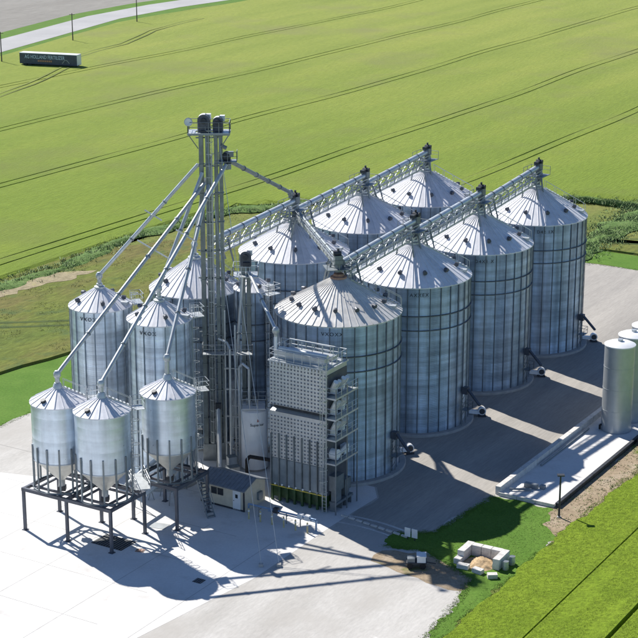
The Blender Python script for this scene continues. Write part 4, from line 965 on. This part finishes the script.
# ------------------------------------------------------------------ pipe rack with bollards in front of the dryer
pr0 = Vector((-7.3, 160.6, 0))
t = thing('gas_pipe_rack', (pr0.x, pr0.y, .02), 'blue gas pipe run on short posts in front of the dryer', 'pipe rack', rz=RZ)
mb = MB(); mb.tube((.4, 0, 1.15), (8.2, 0, 1.15), .10, 8); mb.tube((2.5, .25, .8), (8.2, .25, .8), .07, 8); mb.tube((8.2, 0, 1.15), (8.2, 0, .0), .10, 8); mb.tube((.4, 0, 1.15), (.4, 0, 0), .1, 8); mb.build('pipe', M['bluepipe'], t)
for x, c in ((3.6, 'dark'), (6.4, 'white'), (7.2, 'white')): MB().box((x, .05, 1.15), (.5, .45, .5)).build('valve', M[c], t)
mb = MB()
for x in (1.6, 3.2, 4.8, 6.4): mb.beam((x, .0, 0), (x, .0, 1.1), .08, .08); mb.beam((x, -.05, .76), (x, .4, .76), .08, .06)
mb.build('post', M['galvd'], t)
bl_ = ['first', 'second', 'third', 'fourth', 'fifth', 'sixth']
for i in range(6):
    p = W(0, 0)+pr0+EQ*(1.0+i*1.35)-ES*.9
    t = thing('bollard', (p.x, p.y, .02), 'yellowish steel bollard, %s from the shed in the row before the pipe rack' % bl_[i], 'bollard', 'bollards before the gas pipe rack')
    mb = MB(); mb.lathe([(.085, 0), (.085, 1.05), (.06, 1.12), (.01, 1.14)], 10); mb.build('post', M['bollard'], t); MB().lathe([(.09, .8), (.092, .8), (.092, .95), (.09, .95)], 10).build('band', M['white'], t)

# ------------------------------------------------------------------ clutter around the tower foot
def auger(a, b, r, label, mat):
    a = Vector(a); b = Vector(b); t = thing('transfer_conveyor', (a.x, a.y, .02), label, 'conveyor', 'small transfer conveyors at the tower foot'); o = (a.x, a.y, .02)
    MB().tube(a, b, r, 12).build('tube', mat, t, o, smooth=True, ang=.7)
    mb = MB(); k = 3
    for i in range(k):
        p = a+(b-a)*((i+.5)/k); mb.beam((p.x-.3, p.y, .02), (p.x, p.y, p.z), .08, .08); mb.beam((p.x+.3, p.y, .02), (p.x, p.y, p.z), .08, .08)
    mb.build('support', M['galvd'], t, o)
    mb = MB(); mb.box(b+Vector((0, 0, .25)), (.6, .5, .6)); mb.build('motor', M['dark'], t, o); return t
auger((cS3.x-.5, cS3.y+.2, 3.1), (-12.6, 173.6, 3.6), .26, 'grey transfer conveyor running from the lone hopper bin to the tower foot', M['tube'])
auger((-19.0, 160.2, 3.2), (-13.6, 172.8, 4.2), .24, 'transfer conveyor running from the pair of hopper bins to the tower foot', M['tube'])
auger((-10.2, 168.6, 1.2), (-10.6, 173.8, 6.4), .22, 'steep transfer conveyor behind the control shed', M['galv'])
auger((-17.5, 163.6, .8), (-14.2, 166.6, 2.6), .22, 'short transfer conveyor at the foot of the narrow bin', M['tube'])
t = thing('access_walkway', (-17.3, 158.3, 4.4), 'railed walkway linking the hopper stands', 'walkway')
wa = Vector((-16.9, 156.2, 4.4))-Vector((-17.3, 158.3, 4.4)); wb = Vector((-18.0, 160.3, 4.4))-Vector((-17.3, 158.3, 4.4))
dd_ = (wb-wa).normalized(); ss_ = Vector((-dd_.y, dd_.x, 0)); mb = MB(); mb.beam(wa, wb, 1.5, .08); mb.build('deck', M['galv'], t)
mb = MB(); mb.rail([wa+ss_*.7, wb+ss_*.7], 1.05, .035, 1); mb.rail([wa-ss_*.7, wb-ss_*.7], 1.05, .035, 1); mb.build('railing', M['galv'], t)
t = thing('steel_stair', (-11.2, 158.6, .02), 'steel stair climbing to the lone hopper stand', 'stair')
mb = MB(); a = Vector((.6, 1.0, 0)); b = Vector((-.9, 3.6, 4.2))
sdv = Vector((.866, .5, 0))*.4
for k in (-1, 1): mb.beam(a+sdv*k, b+sdv*k, .07, .2); mb.tube(a+sdv*k+Vector((0, 0, 1)), b+sdv*k+Vector((0, 0, 1)), .03, 5)
for i in range(14): mb.box(a+(b-a)*((i+.5)/14), (.8, .24, .04), .52)
mb.build('flight', M['galvd'], t)
for i, (x, y, w_, d_, h_, lab) in enumerate(((-13.9, 172.4, 1.2, 1.0, 1.7, 'grey motor cabinet at the left foot of the tower'), (-9.2, 172.2, .9, .7, 1.5, 'grey motor cabinet at the right foot of the tower'), (-9.0, 170.2, 1.3, .8, 1.1, 'low grey cabinet behind the control shed'))):
    t = thing('motor_cabinet', (x, y, .02), lab, 'cabinet', 'motor cabinets at the tower foot'); MB().box((0, 0, h_/2+.08), (w_, d_, h_), .4).build('body', M['galv'], t); MB().box((0, 0, h_+.11), (w_+.1, d_+.1, .06), .4).build('lid', M['galvd'], t); MB().box((0, 0, .04), (w_-.1, d_-.1, .08), .4).build('plinth', M['dark'], t)
# grate and covers on the concrete
def cover(name, p, dx, dy, rz, label, cat, bars, mat):
    t = thing(name, (p[0], p[1], .024), label, cat, rz=rz); MB().box((0, 0, .012), (dx, dy, .02)).build('plate', mat, t)
    for i in range(bars): MB().box((-dx/2+(i+.5)*dx/bars, 0, .028), (.05, dy-.1, .03)).build('bar', M['galvd'], t)
cover('dump_grate', (-19.6, 153.7), 3.6, 2.4, RZ, 'dark dump pit grate under the pair of hopper bins', 'grate', 12, M['black'])
cover('manhole_cover', (-10.9, 145.2), .9, .9, RZ, 'small dark manhole cover on the open concrete', 'manhole', 4, M['dark'])
cover('drain_plate', (-16.9, 151.8), .8, .7, RZ+.3, 'rusty drain plate beside the hopper stand', 'drain', 3, M['rust'])
cover('floor_plate', (-15.6, 157.6), 1.7, 1.3, RZ+.2, 'pale steel floor plate near the lone hopper stand', 'plate', 0, M['galv'])

# ------------------------------------------------------------------ tank pad at right
t = thing('containment_pad', W(151.2, -69.6), 'white concrete containment pad with low kerb walls beside the steel tanks', 'pad', rz=RZ)
PL = 46
MB().box((3.1, PL/2, .11), (6.2, PL, .17)).build('slab', M['conc'], t)
mb = MB(); y = 0
for i in range(15):
    y0 = i*3.06; MB().box((-.15, y0+1.52, .47), (.55, 3.0, .88)).build('kerb_block', M['block'], t)
for i in range(15):
    y0 = i*3.06; MB().box((6.35, y0+1.52, .26), (.35, 3.0, .46)).build('edge_block', M['dark'], t)
for i in range(3): MB().box((1.05+i*2.05, -.12, .22), (2.0, .3, .36)).build('end_block', M['block'], t)
mb = MB(); mb.box((2.2, 3.0, .45), (1.4, .5, .5)); mb.box((3.3, 3.4, .4), (.5, .5, .4)); mb.tube((.6, 1.2, .4), (2.6, 2.2, .4), .12, 8); mb.tube((.6, 9, .35), (.6, 22, .35), .10, 8); mb.build('pump', M['galvd'], t)
tl = ['nearest bright steel storage tank on the concrete pad', 'second bright steel storage tank, just behind the nearest', 'third bright steel storage tank, at the right picture edge', 'fourth bright steel storage tank hidden at the right']
for i in range(3):
    p = W(174.9+4.1*i, -66.45)
    t = thing('storage_tank', (p.x, p.y, .2), tl[i], 'tank', 'upright steel storage tanks on the pad')
    MB().lathe([(1.68, 0), (1.68, 10.0)], 48, cap0=True).build('shell', M['alu'], t, smooth=True, ang=.5)
    MB().lathe([(1.73, 9.9), (1.73, 10.02), (1.3, 10.22), (.7, 10.34), (.02, 10.38)], 40).build('top', M['white'], t, smooth=True, ang=.6)
    for z in (.06, 2.5, 5.0, 7.5): MB().lathe([(1.67, z-.03), (1.70, z-.03), (1.70, z+.03), (1.67, z+.03)], 48).build('seam', M['alu'], t)
    MB().tube((0, 0, 10.3), (0, 0, 10.6), .3, 12).build('manway', M['galv'], t)
    mb = MB(); mb.path([(-1.85, -.2, .1), (-1.85, -.2, .6), (-1.4, -.2, .7)], .12, 8); mb.build('outlet', M['black'], t)
p = W(172.5, -62.2); t = thing('pump_unit', (p.x, p.y, .03), 'dark pump unit with white cover beside the nearest steel tank', 'pump', rz=RZ)
MB().box((0, 0, .4), (.9, 1.8, .8)).build('body', M['dark'], t); MB().box((0, -.4, .86), (.6, .6, .1)).build('cover', M['white'], t)
# lamp post
t = thing('lamp_post', (23.69, 159.7, .02), 'dark lamp post at the corner of the containment pad', 'lamp post')
MB().tube((0, 0, 0), (0, 0, 4.5), .11, 10, .08).build('post', M['dark'], t); mb = MB(); mb.box((0, -.12, 4.52), (.7, .5, .12)); mb.build('lamp_head', M['dark'], t); MB().box((0, 0, .05), (.4, .4, .1)).build('base', M['found'], t)

# ------------------------------------------------------------------ block bunker
bo = Vector((12.95, 149.1, 0))
t = thing('block_bunker', (bo.x, bo.y, .03), 'U shaped bunker of pale concrete blocks with sand inside', 'bunker', rz=RZ+.03)
rb = random.Random(4)
def blk(x, y, z, lx, ly): 
    o = MB().box((0, 0, 0), (lx-.03, ly-.03, .52)); me_ = mesh_only(o, 'block', M['block']); i_ = inst('block', me_, t, rb.uniform(-.025, .025), (x+rb.uniform(-.02, .02), y, z+.26))
for z in (0, .53):
    blk(0, .95 if z == 0 else 1.1, z, .7, 1.3); blk(0, 2.2 if z == 0 else 2.3, z, .7, 1.15)
    for k in range(3): blk(.85+k*.98, 2.45, z, .96, .7)
    blk(3.66, 2.12, z, .7, 1.25); blk(3.66, .85, z, .7, 1.25)
blk(0, -.05, 0, .7, .6)
sd_ = bpy.data.meshes.new('sand_heap'); bm = bmesh.new(); bmesh.ops.create_grid(bm, x_segments=24, y_segments=20, size=.5)
for v in bm.verts:
    x = v.co.x*3.0; y = v.co.y*3.0; r = math.hypot(x/1.5, (y-.3)/1.5); h = max(0, .55*(1-r)+rb.uniform(-.07, .07)+.06*math.sin(x*2.3+y*1.7)) if r < 1.05 else -.02
    v.co = Vector((x, y, h))
bm.to_mesh(sd_); bm.free(); sd_.materials.append(M['sand']); sd_.shade_smooth()
sh_ = bpy.data.objects.new('sand_heap', sd_); COL.objects.link(sh_); pc = bo+EQ*1.83+ES*.55; sh_.location = (pc.x, pc.y, .03); sh_.rotation_euler = (0, 0, RZ); tag(sh_, 'low heap of tan sand inside the block bunker', 'sand heap')
for (dx, dy, rz, lx, lab) in ((.9, -.8, .1, 1.1, 'loose concrete block lying before the left opening of the bunker'), (2.5, -1.0, -.15, 1.0, 'loose concrete block lying before the middle of the bunker'), (4.1, -1.3, .6, .9, 'loose concrete block lying past the right bunker wall')):
    p = bo+EQ*dx+ES*dy; o = MB().box((0, 0, .2), (lx, .6, .4)).add([(lx*.2, -.08, .42), (lx*.3, -.08, .42), (lx*.3, .08, .42), (lx*.2, .08, .42)], [(0, 1, 2, 3)]).build('loose_block', M['block']); o.location = (p.x, p.y, .03); o.rotation_euler = (0, 0, RZ+rz); tag(o, lab, 'concrete block', 'loose blocks round the bunker')
for (dx, dy, lab) in ((4.4, .9, 'grey drum leaning outside the right bunker wall'), (4.45, 2.2, 'grey drum behind the right bunker corner')):
    p = bo+EQ*dx+ES*dy; t = thing('drum', (p.x, p.y, .03), lab, 'drum', 'drums beside the bunker'); MB().lathe([(.28, 0), (.29, .04), (.28, .3), (.295, .32), (.28, .34), (.28, .8), (.29, .84)], 14, cap0=True).build('shell', M['galv'], t); MB().lathe([(.27, .8), (.27, .82), (.01, .82)], 14).build('lid', M['galvd'], t)
# two white panels and a small utility cart near the lane edge
p = Vector((8.8, 154.2, .03)); t = thing('marker_board', p, 'pair of white marker boards at the end of the kerb line', 'sign', rz=RZ)
for x in (-.38, .38): MB().box((x, 0, .75), (.6, .06, .9)).build('panel', M['white'], t); MB().box((x, .05, .6), (.08, .06, 1.2)).build('post', M['dark'], t)
p = Vector((9.0, 148.2, .03)); t = thing('utility_cart', p, 'small white and black cart parked beside the tower shadow', 'cart', rz=RZ+.5)
MB().box((0, 0, .55), (1.9, 1.1, .14)).build('bed', M['dark'], t); MB().box((.45, 0, .9), (.8, 1.0, .6)).build('white_box', M['white'], t); MB().box((-.5, 0, .78), (.7, .9, .35)).build('tool_box', M['galvd'], t); MB().box((.45, 0, 1.23), (.9, 1.1, .06)).build('lid', M['white'], t)
for x in (-.6, .6):
    for y in (-.5, .5): mb = MB(); mb.tube((x, y-.08, .28), (x, y+.08, .28), .28, 14); mb.build('wheel', M['black'], t)
MB().beam((.9, 0, .5), (1.8, 0, .35), .08, .08).build('drawbar', M['dark'], t)
# low kerb stones from the concrete corner to the boards
ka = Vector((2.5, 159.9, 0)); kb = Vector((8.2, 155.0, 0))
for i in range(9):
    p = ka+(kb-ka)*(i/8); o = MB().box((0, 0, .08), (.68, .22, .15)).add([(-.3, -.09, .162), (.3, -.09, .162), (.3, .09, .162), (-.3, .09, .162)], [(0, 1, 2, 3)]).build('kerb_stone', M['block']); o.location = (p.x, p.y, .022); o.rotation_euler = (0, 0, math.atan2((kb-ka).y, (kb-ka).x)+.05*math.sin(i*2.1))
    tag(o, 'pale kerb stone, %s counting from the dryer towards the marker boards' % ('first second third fourth fifth sixth seventh eighth ninth'.split()[i]), 'kerb stone', 'kerb stones beside the lane')

# ------------------------------------------------------------------ trailer billboard and roadside poles
ta = Vector((-77.6, 453.6, 0)); tb = Vector((-62.1, 448.6, 0)); td = (tb-ta).normalized(); tr = math.atan2(td.y, td.x); TL = (tb-ta).length
t = thing('box_trailer', ta, 'dark blue box trailer with advertising lettering parked in the wheat', 'trailer', rz=tr)
MB().box((TL/2, 1.3, 2.25), (TL, 2.55, 2.7)).build('body', M['navy'], t)
MB().box((TL/2, 1.3, 3.64), (TL+.05, 2.6, .14)).build('roof', M['white'], t)
MB().box((TL+.03, 1.3, 2.3), (.08, 2.5, 2.6)).build('front_wall', M['white'], t)
MB().box((TL/2, 1.3, .8), (TL-.5, 1.0, .24)).build('chassis', M['dark'], t)
for x in (1.6, 2.9):
    for y in (.3, 2.3): MB().tube((x, y-.2, .5), (x, y+.2, .5), .5, 16).build('wheel', M['black'], t)
for y in (.5, 2.1): MB().box((TL-2.5, y, .4), (.14, .14, .8)).build('landing_leg', M['dark'], t)
me = text_mesh('AG HOLLAND FERTILIZER', 1.0, .01, M['lblue'], 1.0); xs = [v.co.x for v in me.vertices]; wd = max(xs)-min(xs); k = 11.4/wd
for v in me.vertices: v.co = Vector((7.2+(v.co.x-(max(xs)+min(xs))/2)*k, -.03-v.co.z, 2.3+v.co.y*1.35))
me.update(); inst('lettering', me, t)
mb = MB()
for i in range(8): mb.box((5.4+i*.52, -.03, 1.75), (.36, .02, .42))
mb.build('slogan', M['orange'], t)
mb = MB(); arc = [(12.2+2.0*(i/10), 1.35+.9*math.sin(PI*i/10)) for i in range(11)]
for (x0, z0), (x1, z1) in zip(arc, arc[1:]): mb.beam((x0, -.03, z0), (x1, -.03, z1), .02, .1)
mb.build('emblem', M['galv'], t)
for (x, y, lab) in ((-69.9, 498.6, 'wooden utility pole beside the road, middle one in view'), (-55.9, 540.8, 'wooden utility pole beside the road, farthest in view'), (-83.2, 458.8, 'wooden utility pole beside the road at the left edge')):
    t = thing('utility_pole', (x, y, 0), lab, 'utility pole', 'utility poles along the road')
    MB().tube((0, 0, 0), (0, 0, 8.3), .17, 8, .12).build('post', M['wood'], t); MB().beam((-.8, .1, 7.9), (.8, .1, 7.9), .1, .12).build('cross_arm', M['wood'], t)
